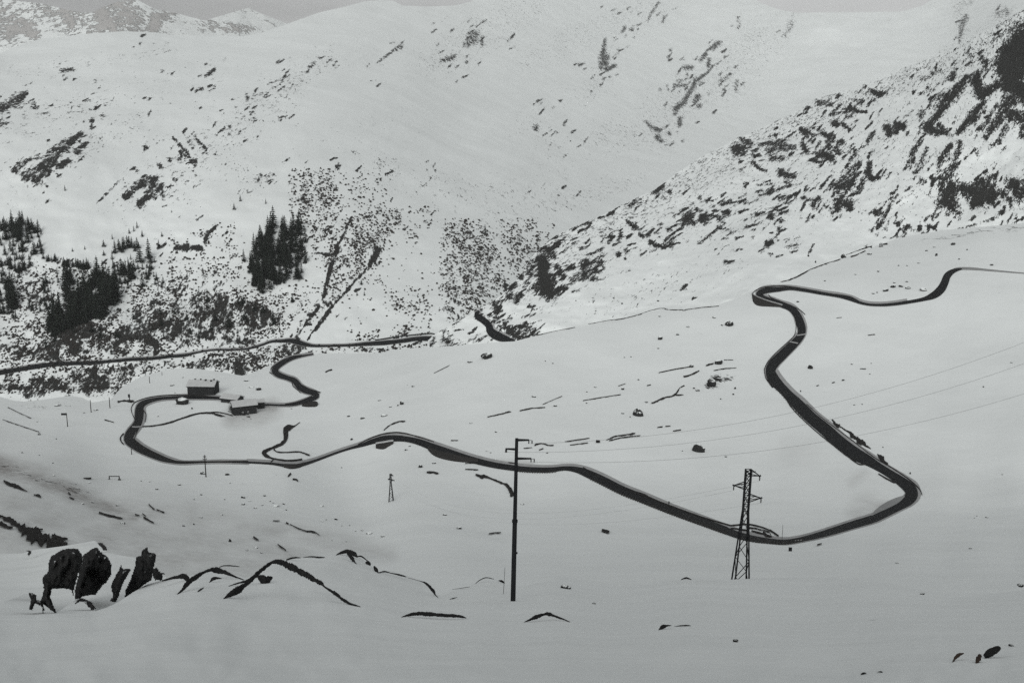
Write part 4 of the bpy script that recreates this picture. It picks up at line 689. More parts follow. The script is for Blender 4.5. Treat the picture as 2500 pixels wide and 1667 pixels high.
slab('rock_ledge', LA, 'b1', [(1610,695,24),(1660,705,48),(1710,715,34),(1780,745,18),(1870,778,5)], 'dark rock cap sloping right behind the left shoulder', M_NEARDARK, .2)
slab('rock_ledge', LA, 'b1', [(1600,800,4),(1640,765,26),(1700,767,4)], 'small dark triangle of rock on the left shoulder', M_NEARDARK, .15)
slab('rock_ledge', LA, 'b1', [(1510,870,4),(1535,852,16),(1562,835,4)], 'tiny rock sliver low on the left shoulder', M_NEARDARK, .1)
slab('rock_ledge', LA, 'b1', [(1680,680,6),(1720,668,9),(1800,672,8),(1835,675,4)], 'thin dark rim on the crest behind the rock cap', M_NEARDARK, .15)
slab('rock_ledge', LA, 'b1', [(1240,785,10),(1300,768,20),(1360,755,26),(1410,750,44),(1440,775,28),(1455,790,8)], 'dark rock edge joining the tall near crag to the left shoulder', M_NEARDARK, .2)
slab('rock_ledge', LA, 'b2', [(310,625,12),(370,607,14),(420,608,5)], 'short dark rim right behind the arching rock edge', M_NEARDARK, .15)
slab('rock_ledge', LA, 'b2', [(440,605,4),(500,600,10),(560,604,12),(607,606,5)], 'thin broken dark rim along the mound crest', M_NEARDARK, .15)
slab('rock_ledge', LA, 'b2', [(690,588,4),(730,570,22),(775,560,28),(830,582,34),(855,605,8)], 'dark rock crown on top of the middle snow mound', M_NEARDARK, .2)
slab('rock_ledge', LA, 'b2', [(780,570,20),(800,600,30),(825,630,20),(850,658,4)], 'ragged rock fingers below the rock crown', M_NEARDARK, .15, .6)
slab('rock_ledge', LA, 'b2', [(850,598,8),(885,598,12),(920,622,9),(955,648,6)], 'thin rock line falling right from the rock crown', M_NEARDARK, .12)
slab('rock_ledge', LA, 'b2', [(918,640,18),(940,655,34),(958,660,12)], 'small dark rock on the mound right of the rock crown', M_NEARDARK, .15)
slab('rock_ledge', LA, 'b2', [(980,672,10),(995,695,28),(1010,722,12)], 'dark upright rock in the notch of the mound', M_NEARDARK, .2)
slab('rock_ledge', LA, 'b2', [(1010,725,6),(1060,714,12),(1110,725,6),(1190,742,14),(1230,755,4)], 'thin dark rim on the long snow mound left of the pole', M_NEARDARK, .12)
slab('rock_ledge', LA, 'b2', [(1240,760,3),(1340,788,5),(1370,798,14),(1410,832,22),(1440,870,24),(1450,890,10),(1478,918,3)], 'curved dark end of the long snow mound left of the pole', M_NEARDARK, .15)
slab('rock_ledge', LA, 'b2', [(1190,1063,4),(1250,1045,22),(1320,1034,30),(1400,1040,34),(1500,1046,26),(1600,1052,26),(1650,1058,20),(1690,1070,4)], 'straight dark rock bar in the snow left of the pole foot', M_NEARDARK, .2)
slab('rock_ledge', LA, 'b2', [(1560,925,3),(1590,918,8),(1620,910,3)], 'tiny dark streak above the straight rock bar', M_NEARDARK, .08)
slab('rock_ledge', LA, 'b2', [(1755,808,3),(1790,780,6),(1840,760,7),(1900,772,4)], 'thin arched rim on the small hump left of the pole', M_NEARDARK, .08)
slab('rock_ledge', LA, 'b2', [(1935,783,6),(1960,788,16),(1983,802,5)], 'small dark rock beside the snow stake', M_NEARDARK, .1)
slab('rock_ledge', LA, 'b2', [(1580,850,2),(1650,840,4),(1715,830,3)], 'faint dark line on the snow left of the small hump', M_NEARDARK, .05)
slab('rock_ledge', LA, 'b3', [(250,1100,4),(300,1080,20),(350,1056,34),(395,1043,18),(435,1038,28),(480,1052,18),(540,1074,14),(602,1100,4)], 'winged dark rock edge in the snow right of the pole foot', M_NEARDARK, .2)
slab('rock_ledge', LA, 'b3', [(1280,1158,6),(1310,1138,34),(1340,1128,18),(1378,1127,4)], 'hooked dark rock low in the near snow under the pylon', M_NEARDARK, .15)
slab('rock_ledge', LA, 'b3', [(1400,1132,2),(1440,1128,8),(1490,1125,10),(1525,1127,4)], 'thin dark streak right of the hooked rock', M_NEARDARK, .08)
slab('rock_ledge', LA, 'b3', [(1450,775,4),(1490,763,14),(1530,776,5)], 'small dark cap of rock on the crest left of the pylon', M_NEARDARK, .15)
slab('rock_ledge', LA, 'b4', [(1890,1365,30),(1920,1345,60),(1960,1320,62),(2000,1302,46),(2018,1298,14)], 'large dark near rock at the lower right', M_NEARDARK, .1, .15)
slab('grass_tuft', LA, 'b4', [(1830,1415,20),(1845,1385,44),(1860,1345,26)], 'brown grass tuft left of the large near rock', M_GRASS, .08, .4, 'grass')
slab('grass_tuft', LA, 'b4', [(1648,1408,8),(1675,1370,24),(1700,1350,24),(1735,1338,6)], 'brown curved strip of dry grass at the lower right', M_GRASS, .06, .3, 'grass')
slab('rock_ledge', LA, 'b4', [(945,1500,6),(965,1492,16),(990,1490,4)], 'small dark rock at the bottom edge of the picture', M_NEARDARK, .05)
slab('rock_ledge', LA, 'b4', [(1070,1482,3),(1100,1479,9),(1113,1484,4)], 'thin dark stone right of the bottom edge rock', M_NEARDARK, .04)

# crags of the near gully: solid rocks with a ragged outline
def inside(P, poly):
    x, y = P; c = False; n = len(poly)
    for i in range(n):
        x1, y1 = poly[i]; x2, y2 = poly[(i+1) % n]
        if (y1 > y) != (y2 > y) and x < (x2-x1)*(y-y1)/(y2-y1+1e-12)+x1: c = not c
    return c
def crag(name, reg, poly, L, near, thick, label, step=2.2, mat=None, seed=1, tilt=0.0, parent=None):
    P = N(reg, poly); xs = np.arange(min(p[0] for p in P)-4, max(p[0] for p in P)+4, step); ys = np.arange(min(p[1] for p in P)-4, max(p[1] for p in P)+4, step)
    X, Y = np.meshgrid(xs, ys)
    X = X+fbm(X/7, Y/7, seed, 3)*5; Y = Y+fbm(X/7+40, Y/7, seed+9, 3)*5
    ins = pip(X, Y, P); dist = np.where(ins, edist(X, Y, P), 0)
    D0 = np.array([float(L.depth(np.array([sum(p[0] for p in P)/len(P)]), np.array([max(p[1] for p in P)]))[0])])*near
    prof = np.sqrt(np.clip(dist/14, 0, 1)); nz = fbm(X/16, Y/26, seed+3, 5)
    base = D0*(1+tilt*(max(p[1] for p in P)-Y)/100)
    Df = base-thick*prof*(1+1.4*nz)-.02; Db = base+thick*(.25+prof)
    front = ray(X, Y)*Df[...,None]; bk = ray(X, Y)*Db[...,None]
    ny, nx = X.shape; cell = ins[:-1,:-1]&ins[1:,:-1]&ins[:-1,1:]&ins[1:,1:]
    idx = np.arange(ny*nx).reshape(ny,nx); k = ny*nx; fc = []
    for j, i in zip(*np.where(cell)):
        q = (idx[j,i], idx[j+1,i], idx[j+1,i+1], idx[j,i+1]); fc.append(q); fc.append(tuple(a+k for a in q[::-1]))
        for (dj, di, a, b) in ((-1,0,0,3),(1,0,2,1),(0,-1,1,0),(0,1,3,2)):
            jj, ii = j+dj, i+di
            if jj < 0 or ii < 0 or jj >= ny-1 or ii >= nx-1 or not cell[jj,ii]:
                fc.append((q[a], q[b], q[b]+k, q[a]+k))
    V = np.concatenate([front.reshape(-1,3), bk.reshape(-1,3)])
    used = sorted({i for f_ in fc for i in f_}); mp = {u: n for n, u in enumerate(used)}
    o = mesh_obj(name, V[used], [tuple(mp[i] for i in f_) for f_ in fc], mat or M_CRAG, parent)
    bmx = bmesh.new(); bmx.from_mesh(o.data); bmesh.ops.recalc_face_normals(bmx, faces=bmx.faces); bmx.to_mesh(o.data); bmx.free()
    o.data.polygons.foreach_set('use_smooth', [True]*len(o.data.polygons))
    return tag(o, label, 'crag') if label else o
M_CRAG = capped_rock('crag_rock', .9, 1.02, 1.16, ((.005,.006,.007),(.05,.05,.049)))
crag('rock_crag', 'b1', [(370,640),(390,590),(470,545),(540,530),(600,540),(632,580),(640,625),(628,665),(606,720),(590,780),(568,860),(565,920),(540,860),(480,845),(400,850),(390,905),(412,975),(448,1034),(400,1034),(345,1005),(300,940),(316,915),(330,850),(320,760),(365,710)], LM, .95, 1.5, 'left half of the big black near crag, parted from the right by a snow streak', seed=3)
crag('rock_crag', 'b1', [(622,650),(630,590),(652,568),(690,545),(740,520),(775,560),(830,600),(858,660),(855,740),(820,800),(790,820),(730,900),(690,895),(650,905),(600,930),(572,930),(568,860),(588,770),(604,700)], LM, .96, 1.5, 'right half of the big black near crag, rounded towards the snow gully', seed=4)
crag('rock_crag', 'b1', [(1040,600),(1080,590),(1085,545),(1130,520),(1140,560),(1200,575),(1190,650),(1180,690),(1165,780),(1110,815),(1060,855),(985,900),(945,925),(960,850),(1000,760),(1030,670)], LM, .93, 1.3, 'tall black pointed near crag right of the big crag', seed=5)
crag('rock_crag', 'b1', [(925,650),(945,690),(1000,685),(1005,705),(950,800),(925,860),(905,930),(880,955),(835,940),(860,900),(845,820),(880,740),(905,700)], LM, .92, 1.0, 'narrow black near crag between the big crag and the pointed crag', seed=7)
crag('rock_crag', 'b1', [(210,875),(240,868),(280,890),(285,930),(300,930),(330,945),(345,1000),(340,1035),(325,1035),(320,990),(300,975),(270,960),(250,1015),(220,1005),(232,930)], LA, 1.0, .6, 'dark broken rock at the foot of the big crag on its left', seed=9)
crag('rock_crag', 'b1', [(345,920),(385,925),(400,975),(430,1020),(445,1030),(420,1034),(380,1010),(350,960)], LA, 1.0, .4, 'dark sliver of rock under the big crag', seed=11)
crag('rock_crag', 'b1', [(550,980),(600,915),(640,915),(700,940),(745,1000),(700,1012),(670,985),(660,950),(620,945),(580,965),(520,1000)], LA, 1.01, .5, 'arched dark rock under the right side of the big crag', seed=13)
crag('rock_crag', 'b1', [(730,486),(790,495),(815,520),(828,560),(790,558),(775,530),(750,510)], LM, .99, .5, 'small dark rock on top of the snow bank behind the big crag', seed=15)
crag('rock_crag', 'b1', [(190,552),(240,545),(243,575),(225,600),(205,585),(215,565)], LM, .97, .4, 'small dark rock in the snow left of the big crag', seed=17)
crag('rock_crag', 'b1', [(1165,690),(1200,680),(1240,720),(1300,725),(1250,740),(1245,785),(1180,785),(1165,750)], LM, .93, .6, 'ragged low rock at the right foot of the pointed crag', seed=19)

# ------------------------------------------------------------------ vegetation
def conifer_parts(seed, h=1.0, w=.17):
    r = random.Random(seed); bm = bmesh.new(); t = bmesh.new()
    bar(t, (0,0,-.04), (0,0,.97), .016, .003, 5)
    nt_ = 11
    for k in range(nt_):
        f = k/(nt_-1); z = .10+.84*f; rad = w*(1-f)**.8+.018; nbr = 9 if f < .6 else 6
        for i in range(nbr):
            if r.random() < .10: continue
            a = 2*math.pi*(i+r.random()*.8)/nbr; L = rad*r.uniform(.65,1.25); dz = -.05*r.uniform(.4,1.6)
            ca, sa = math.cos(a), math.sin(a); hw = L*.30
            p0 = Vector((0,0,z+.035)); p1 = Vector((ca*L*.6-sa*hw, sa*L*.6+ca*hw, z+dz*.4)); p2 = Vector((ca*L, sa*L, z+dz)); p3 = Vector((ca*L*.6+sa*hw, sa*L*.6-ca*hw, z+dz*.4)); p4 = Vector((ca*L*.5, sa*L*.5, z-.045))
            v = [bm.verts.new(p) for p in (p0,p1,p2,p3,p4)]
            bm.faces.new((v[0],v[1],v[2])); bm.faces.new((v[0],v[2],v[3])); bm.faces.new((v[1],v[4],v[2])); bm.faces.new((v[2],v[4],v[3]))
    a = bpy.data.meshes.new('crown'); bm.to_mesh(a); bm.free(); a.materials.append(M_CONIF)
    b = bpy.data.meshes.new('trunk'); t.to_mesh(b); t.free(); b.materials.append(M_BARK)
    return a, b
CON = [conifer_parts(s, 1, w) for s, w in ((1,.17),(2,.15),(3,.19),(4,.14),(5,.21))]
tree_px = []
def conifer(px, py, hpx, label, group):
    L = LD; p = L.pt(np.array([px]), np.array([py]))[0]; D = float(np.linalg.norm(p)); h = hpx*D/F*1.05
    k = random.randrange(5)
    e = bpy.data.objects.new('conifer', None); COL.objects.link(e); e.location = p; e.scale = (h*random.uniform(.9,1.7), h*random.uniform(.9,1.7), h); e.rotation_euler = (0,0,random.uniform(0,6.28))
    tag(e, label, 'tree', group)
    for nm, me in zip(('crown','trunk'), CON[k]):
        o = bpy.data.objects.new(nm, me); COL.objects.link(o); o.parent = e
    tree_px.append((px, py))
MORE = []
def conifer_stuff():
    V = []; Fc = []; o = 0
    for px, py, hpx in MORE:
        p = LD.pt(np.array([px]), np.array([py]))[0]; h = hpx*float(np.linalg.norm(p))/F*1.05; me = CON[random.randrange(5)][0]
        v = np.array([q.co[:] for q in me.vertices]); v = v*np.array([h*random.uniform(.9,1.6)]*2+[h])+p
        V.append(v); Fc += [[i+o for i in f_.vertices] for f_ in me.polygons]; o += len(v)
    ob = mesh_obj('conifer_wood', np.concatenate(V), Fc, M_CONIF, smooth=False); ob['kind'] = 'stuff'; tag(ob, 'thin wood of small dark conifers filling in the left of the far slope', 'wood')
def thin_wood(reg, poly, n, h0, h1):
    P = N(reg, poly); x0, x1 = min(p[0] for p in P), max(p[0] for p in P); y0, y1 = min(p[1] for p in P), max(p[1] for p in P); c = 0; tr = 0
    while c < n and tr < 4000:
        tr += 1; x = random.uniform(x0,x1); y = random.uniform(y0,y1)
        if inside((x,y), P) and fbm(np.array([x/28]), np.array([y/20]), 71, 3)[0] > -.02: MORE.append((x, y, random.uniform(h0,h1)*ZS)); c += 1
def grove(reg, poly, n, h0, h1, label, group):
    P = N(reg, poly); x0, x1 = min(p[0] for p in P), max(p[0] for p in P); y0, y1 = min(p[1] for p in P), max(p[1] for p in P); c = 0; tries = 0
    while c < n and tries < 6000:
        tries += 1; x = random.uniform(x0,x1); y = random.uniform(y0,y1)
        if not inside((x,y), P): continue
        if any(abs(x-a) < 2.7 and abs(y-b) < 3.2 for a, b in tree_px): continue
        conifer(x, y, random.uniform(h0,h1)*ZS, label, group); c += 1
g = ('dark conifer in the loose stand at the left edge of the far slope','conifers at the left edge')
grove('m1', [(0,330),(130,290),(230,290),(300,370),(320,480),(310,560),(150,570),(90,560),(0,590)], 42, 65, 105, *g)
grove('m1', [(0,340),(60,320),(60,370),(0,380)], 6, 50, 70, *g)
grove('m1', [(20,720),(100,740),(150,960),(70,960),(50,850)], 16, 90, 140, 'dark conifer in the narrow column of trees low at the left edge', 'conifers in the narrow column')
grove('m1', [(70,620),(160,660),(240,620),(220,650),(130,690),(80,660)], 9, 60, 90, *g)
grove('m1', [(330,570),(440,585),(440,600),(330,595)], 7, 40, 60, 'small conifer in the thin row along the ledge','conifers in the thin row')
grove('m1', [(490,615),(720,640),(720,665),(490,640)], 14, 45, 75, 'small conifer in the thin row along the ledge','conifers in the thin row')
g = ('tall dark conifer in the dense wood on the left of the far slope','conifers of the dense wood')
grove('m1', [(500,780),(560,800),(640,790),(700,720),(760,700),(830,760),(880,850),(980,860),(930,900),(860,940),(830,1010),(700,1030),(560,1100),(440,1120),(380,1180),(340,1170),(350,1080),(420,980),(480,900)], 60, 95, 200, *g)
grove('m1', [(500,680),(545,690),(545,780),(500,790)], 6, 80, 110, *g)
g = ('dark conifer in the small group above the dense wood','conifers above the dense wood')
grove('m1', [(870,500),(1000,470),(1060,480),(1040,520),(880,530)], 11, 70, 100, *g)
grove('m1', [(930,690),(1020,680),(1020,740),(930,730)], 6, 80, 130, *g)
grove('m1', [(850,740),(930,740),(920,790),(860,780)], 5, 70, 90, *g)
for x, y, h, lab in [(1072,600,150,'left of two large bushy conifers side by side halfway up the far slope'),(1140,570,155,'right of two large bushy conifers side by side halfway up the far slope'),(795,478,52,'lone conifer on white snow above the dense wood, upper of a pair'),(795,545,40,'lower of the pair of lone conifers above the dense wood'),(1050,335,52,'topmost small conifer above the small group'),
     (1025,362,48,'pale small conifer just left of the topmost one'),(990,378,42,'leftmost small conifer in the line below the topmost one'),(1090,402,52,'small conifer right below the topmost one'),(868,645,78,'lone dark conifer between the thin row and the small group'),(1160,655,78,'lone conifer below the two large bushy conifers'),(980,800,70,'slim conifer standing in the pale gap right of the dense wood'),(1090,785,105,'broad conifer on the snow right of the dense wood'),
     (1840,130,50,'small twin topped conifer high on the far slope'),(1793,195,50,'slim small conifer high on the far slope'),(2035,150,40,'small conifer above the central wood'),(650,500,32,'tiny conifer beside the upper edge of the snowfield above the thin row'),(555,515,30,'tiny slim conifer above the left end of the thin row'),(860,420,44,'small conifer pair marker left above the small group'),(1215,480,60,'dark conifer beside the small rock right of the two bushy ones'),(1240,400,38,'small conifer above the rock right of the two bushy ones'),(498,50,42,'lone tiny conifer high on the open snowfield below the left rock band')]:
    (px, py), = N('m1', [(x, y)]); conifer(px, py, h*ZS, lab, None)
g = ('tall dark conifer in the central wood on the far slope','conifers of the central wood')
grove('m1', [(1830,640),(1900,560),(1980,450),(2050,330),(2195,330),(2195,700),(2060,830),(1980,860),(1930,700)], 33, 90, 180, *g)
grove('m2', [(20,640),(90,440),(160,320),(330,320),(450,330),(470,420),(500,580),(430,610),(340,600),(330,700),(340,830),(300,840),(180,820),(100,850),(60,820)], 36, 90, 180, *g)
for x, y, h, lab in [(212,1075,115,'lone bushy conifer low on the far slope above the valley road'),(210,1140,55,'small conifer directly below the lone bushy one'),(358,905,70,'lone conifer below the central wood'),(885,768,44,'small round conifer beside the right gully'),(852,852,34,'left of two tiny conifers under the small round one'),(908,852,40,'right of two tiny conifers under the small round one'),(1832,385,80,'lone conifer on the upper edge of the right scrub')]:
    (px, py), = N('m2', [(x, y)]); conifer(px, py, h*ZS, lab, None)

grove('m1', [(850,620),(1250,620),(1200,720),(850,780)], 6, 50, 90, 'dark conifer scattered on the broken slope right of the dense wood', 'scattered conifers on the broken slope')
grove('m1', [(1550,880),(2150,900),(2100,1120),(1550,1120)], 7, 70, 110, 'dark conifer scattered on the broken slope right of the dense wood', 'scattered conifers on the broken slope')
grove('m1', [(0,600),(60,600),(60,1000),(0,1000)], 7, 60, 100, 'dark conifer in the narrow column of trees low at the left edge', 'conifers in the narrow column')
thin_wood('m1', [(0,300),(300,280),(340,560),(300,620),(0,640)], 40, 40, 75)
thin_wood('m1', [(0,620),(330,600),(480,640),(480,900),(330,1000),(0,1050)], 40, 40, 85)
thin_wood('m1', [(480,780),(760,720),(900,880),(800,1040),(560,1120),(350,1180)], 60, 80, 140)
thin_wood('m1', [(850,560),(1250,600),(1300,760),(980,840),(850,760)], 26, 40, 80)
thin_wood('m1', [(1830,560),(2195,330),(2195,760),(1990,880)], 40, 70, 130)
thin_wood('m2', [(0,640),(160,330),(470,340),(500,600),(340,860),(60,840)], 40, 70, 130)
thin_wood('m1', [(200,1090),(700,1040),(1900,900),(2150,1100),(1400,1250),(700,1320),(150,1340)], 40, 40, 75)
conifer_stuff()
# shrubs
sb = bmesh.new(); bmesh.ops.create_icosphere(sb, subdivisions=1, radius=1); sb.verts.ensure_lookup_table(); sb.faces.ensure_lookup_table()
SV = np.array([v.co[:] for v in sb.verts]); SF = np.array([[v.index for v in f_.verts] for f_ in sb.faces]); sb.free()
def shrub_pts(reg, poly, n, clump=22):
    P = N(reg, poly); x0, x1 = min(p[0] for p in P), max(p[0] for p in P); y0, y1 = min(p[1] for p in P), max(p[1] for p in P)
    x = rng.uniform(x0, x1, n*14); y = rng.uniform(y0, y1, n*14)
    den = np.clip(.5+2.2*fbm(x/clump, y/clump, 91, 3), 0.03, 1)
    jx = rng.normal(0, 20, len(x)); jy = rng.normal(0, 13, len(x)); ok = pip(x+jx, y+jy, P) & (rng.random(len(x)) < den)
    return np.stack([x[ok], y[ok]], 1)[:n]
SH = [shrub_pts(*a) for a in [
 ('m1',[(0,1180),(330,1090),(700,1010),(880,910),(1250,830),(1700,750),(1930,860),(2195,900),(2195,1170),(1900,1240),(1400,1290),(700,1350),(0,1420)],2500),
 ('m1',[(0,1480),(700,1410),(1400,1345),(2100,1240),(2195,1240),(2195,1400),(1850,1460),(1450,1420),(1000,1550),(900,1640),(0,1660)],1700),
 ('m1',[(1180,640),(1250,470),(1550,340),(1750,280),(1830,480),(1900,650),(1700,740),(1300,760)],330),
 ('m1',[(0,780),(330,640),(480,620),(480,800),(400,920),(330,1050),(0,1170)],260),
 ('m1',[(850,880),(1250,640),(1250,820),(880,920)],120),
 ('m1',[(0,640),(330,580),(900,580),(1250,640),(1900,640),(1950,860),(700,1010),(0,1180)],900),
 ('m1',[(0,1250),(300,1130),(700,1060),(900,1190),(1400,1290),(700,1350),(0,1420)],900),
 ('m2',[(330,0),(350,-80),(480,-130),(620,-130),(740,-60),(830,20),(740,250),(800,280),(640,550),(580,650),(500,560),(470,330),(330,250)],850),
 ('m2',[(800,260),(1200,170),(1210,250),(1090,400),(1030,480),(940,620),(640,900),(600,850),(700,480)],1100),
 ('m2',[(1280,170),(1400,170),(1480,210),(1350,260),(1290,400),(1200,490),(1240,330)],80),
 ('m2',[(850,0),(960,-120),(1080,-240),(1090,-150),(1050,0),(1100,60),(1000,200),(870,230),(830,100)],110),
 ('m2',[(1480,480),(1560,290),(1700,260),(1830,380),(1930,420),(1980,700),(2010,800),(1850,950),(1620,1070),(1540,950),(1480,700)],1500),
 ('m2',[(2000,400),(2195,250),(2250,560),(2050,740)],240),('m2',[(1490,470),(1560,290),(1930,420),(1900,540)],150),
 ('m2',[(930,700),(1200,760),(1420,820),(1430,1050),(1330,1080),(1250,980),(1060,940),(1100,830)],190),
 ('m2',[(1100,1110),(1300,1080),(1440,1130),(1160,1170)],70),('m2',[(800,1110),(1020,1150),(1020,1200),(840,1190)],60),
 ('m2',[(500,700),(600,900),(480,1060),(200,1150),(0,1150),(0,850),(340,830)],330),('m2',[(0,1270),(390,1240),(420,1340),(250,1400),(0,1450)],220),('m2',[(460,1255),(1440,1225),(1430,1260),(480,1300)],170),
 ('m3',[(60,300),(250,260),(480,370),(380,450),(200,700),(130,560)],260),
 ('m2',[(950,650),(1450,480),(1500,1000),(700,1150),(650,1000)],60)]]
SHP = np.concatenate(SH); SHP = SHP[SHP[:,1] < 960]
sz = rng.uniform(1.5, 4.9, len(SHP))*rng.choice([.7,1,1,1.25], len(SHP)); PD = LD.depth(SHP[:,0], SHP[:,1]); PP = ray(SHP[:,0], SHP[:,1])*PD[:,None]; rad = sz*PD/F*.62
order = np.argsort(-sz)[:300]; isind = np.zeros(len(SHP), bool); isind[order] = True
shm = []
for s in range(5):
    r = np.random.default_rng(s); V = []; Fc = []
    for k in range(7):
        c = r.uniform(-.55,.55,3)*np.array([1,1,.4])+np.array([0,0,.35]); V.append(SV*(r.uniform(.25,.5))*np.array([1,1,1.1])*(1+r.uniform(-.25,.25,(len(SV),1)))+c); Fc.append(SF+k*len(SV))
    me = bpy.data.meshes.new('shrub'); me.from_pydata(np.concatenate(V).tolist(), [], np.concatenate(Fc).tolist()); me.materials.append(M_SHRUB); shm.append(me)
for i in order:
    o = bpy.data.objects.new('shrub', shm[i % 5]); COL.objects.link(o); o.location = PP[i]; o.scale = (rad[i]*1.25,)*3; o.rotation_euler = (0,0,float(rng.uniform(0,6.28)))
    tag(o, 'bare dark shrub dotting the snow of the far scrub slope', 'shrub', 'larger shrubs on the far slope')
rest = np.where(~isind)[0]; n = len(rest); m = len(SV)
V = SV[None]*(rad[rest,None,None]*np.array([1.05,1.05,.95]))*(1+rng.uniform(-.35,.35,(n,m,1)))+PP[rest][:,None]+np.array([0,0,1])*rad[rest,None,None]*.3
Fc = (SF[None]+(np.arange(n)*m)[:,None,None]).reshape(-1,3)
o = mesh_obj('scrub', V.reshape(-1,3), Fc, M_SHRUB, smooth=False); o['kind'] = 'stuff'; tag(o, 'dark scrub speckling the lower part of the far valley side', 'scrub')

# ------------------------------------------------------------------ buildings
def gpt(L, reg, x, y):
    (px, py), = N(reg, [(x, y)]); return Vector(L.pt(np.array([px]), np.array([py]))[0]), float(L.depth(np.array([px]), np.array([py]))[0])
def building(name, label, reg, x, y, length, depth, eave, pitch, rz, chim=(), openings=(), overhang=.5):
    """gabled house, ridge along its length; the near long wall stands on the ground at its image pixel"""
    p, D = gpt(LB, reg, x, y)
    t = thing(name, label, 'building', p, rz)
    L2, d = length/2, depth; rise = pitch*d/2
    w = bmesh.new(); b0 = -1.5
    V = [w.verts.new(c) for c in ((-L2,0,b0),(L2,0,b0),(L2,d,b0),(-L2,d,b0),(-L2,0,eave),(L2,0,eave),(L2,d,eave),(-L2,d,eave),(-L2,d/2,eave+rise-.02),(L2,d/2,eave+rise-.02))]
    for q in ((0,1,5,4),(2,3,7,6),(1,2,6,9,5),(3,0,4,8,7)): w.faces.new([V[i] for i in q])
    bm_obj('wall', w, M_WOOD, t)
    r = bmesh.new(); oh = overhang; th = .45; s = pitch
    prof = [(-oh, eave-oh*s), (d/2, eave+rise), (d+oh, eave-oh*s), (d+oh, eave-oh*s+th), (d/2, eave+rise+th*1.15), (-oh, eave-oh*s+th)]
    a = [r.verts.new((-L2-oh, yy, zz+.02)) for yy, zz in prof]; b = [r.verts.new((L2+oh, yy, zz+.02)) for yy, zz in prof]
    for i in range(6): r.faces.new((a[i], a[(i+1)%6], b[(i+1)%6], b[i]))
    r.faces.new(a[::-1]); r.faces.new(b)
    bmesh.ops.recalc_face_normals(r, faces=r.faces)
    rf = bm_obj('roof', r, M_ROOF, t)
    f_ = bmesh.new(); box(f_, (0,-oh-.03,eave-oh*s+.10), (length+2*oh, .06, .3)); bm_obj('eave_shadow_strip', f_, M_WOOD, rf)  # dark strip added along the near eave as its shadow line
    for cx, cy, cw, ch in chim:
        c = bmesh.new(); zz = eave+rise-abs(cy-d/2)*s; box(c, (cx,cy,zz+ch/2), (cw,cw,ch+.8)); box(c, (cx,cy,zz+ch+.5), (cw*1.25,cw*1.25,.2)); bm_obj('chimney', c, M_WALL, rf)
    for kind, ox, oz, ow, oh_ in openings:
        c = bmesh.new(); box(c, (ox,-.04,oz+oh_/2), (ow,.12,oh_))
        o = bm_obj(kind, c, M_ROOF if kind == 'window' else M_GLASS, t)
        if kind == 'window':
            c = bmesh.new(); box(c, (ox,-.11,oz+oh_/2), (ow*.72,.06,oh_*.72)); bm_obj('pane', c, M_GLASS, o)
    return t
D0 = gpt(LB,'l1',1535,360)[1]; u = D0/F*ZS
building('barn', 'large dark plank barn with a low snow covered roof beside the road loop', 'l1', 1538, 362, 205*u, 135*u, 72*u, .44, math.radians(-3), chim=[(-60*u,70*u,10*u,5*u),(-15*u,66*u,9*u,6*u),(25*u,58*u,12*u,7*u),(70*u,52*u,12*u,6*u),(88*u,66*u,10*u,6*u)], overhang=.6)
D1 = gpt(LB,'l1',1885,490)[1]; u = D1/F*ZS
building('farmhouse', 'dark farmhouse with a pale snowy roof nearest the inner field', 'l1', 1880, 508, 172*u, 112*u, 70*u, .46, math.radians(24), openings=[('window',-20*u,14*u,12*u,12*u),('window',20*u,14*u,12*u,12*u),('door',50*u,0,12*u,22*u)], overhang=.7)
building('annex', 'small dark annex joined to the right end of the farmhouse', 'l1', 2000, 462, 54*u, 66*u, 50*u, .45, math.radians(20), overhang=.5)
building('shed', 'low long shed with a snowy roof between barn and farmhouse', 'l1', 1752, 418, 150*u, 96*u, 32*u, .48, math.radians(-22), overhang=.5)

# ------------------------------------------------------------------ walls under the road
def wall(reg, top, label, L=LB, coping=True):
    q = resample(N(reg, top), 2.5); n = len(q); rows = []
    for k, (f_, lf) in enumerate(((0,1.0),(.05,1.15),(.35,1.05),(.7,.75),(1.0,.05))):
        rows.append(L.pt(q[:,0], q[:,1]+q[:,2]*f_, np.full(n, lf)))
    hd = rows[0].copy(); hd[:,2] = 0; hd /= np.linalg.norm(hd, axis=1)[:,None]
    bk = rows[0]+hd*1.4; bk2 = bk.copy(); bk2[:,2] -= 2.0; rows = [bk2, bk]+rows[1:]
    V = np.concatenate(rows); i = np.arange(n-1); m = len(rows)
    f_ = np.concatenate([np.stack([i+a*n,i+1+a*n,i+1+(a+1)*n,i+(a+1)*n],1) for a in range(m-1)])
    o = mesh_obj('retaining_wall', V, f_, M_WALL, smooth=False); tag(o, label, 'wall')
    if coping:
        A = rows[2]; A2 = A-hd*.3+np.array([0,0,.03]); C2 = A+hd*1.0+np.array([0,0,.03]); U = np.array([0,0,.4])
        V = np.concatenate([A2,C2,A2+U,C2+U]); f_ = np.concatenate([np.stack([i+a*n,i+1+a*n,i+1+b*n,i+b*n],1) for a, b in ((0,1),(1,3),(3,2),(2,0))])
        mesh_obj('coping', V, f_, M_ROOF, o, smooth=False)
    return o
wall('m4', [(112,838,14),(118,852,42),(140,866,56),(180,884,50),(230,903,34),(290,922,18),(345,938,4)], 'dark curved stone wall holding up the upper hairpin')
wall('l2', [(1395,772,8),(1430,790,26),(1480,806,34),(1550,824,34),(1630,842,28),(1700,855,20),(1780,866,8)], 'long dark wall under the road left of the tubular pole', coping=False)
wall('l2', [(995,750,16),(1020,744,28),(1060,738,34),(1095,732,20),(1130,728,4)], 'short dark wall under the middle road bend')
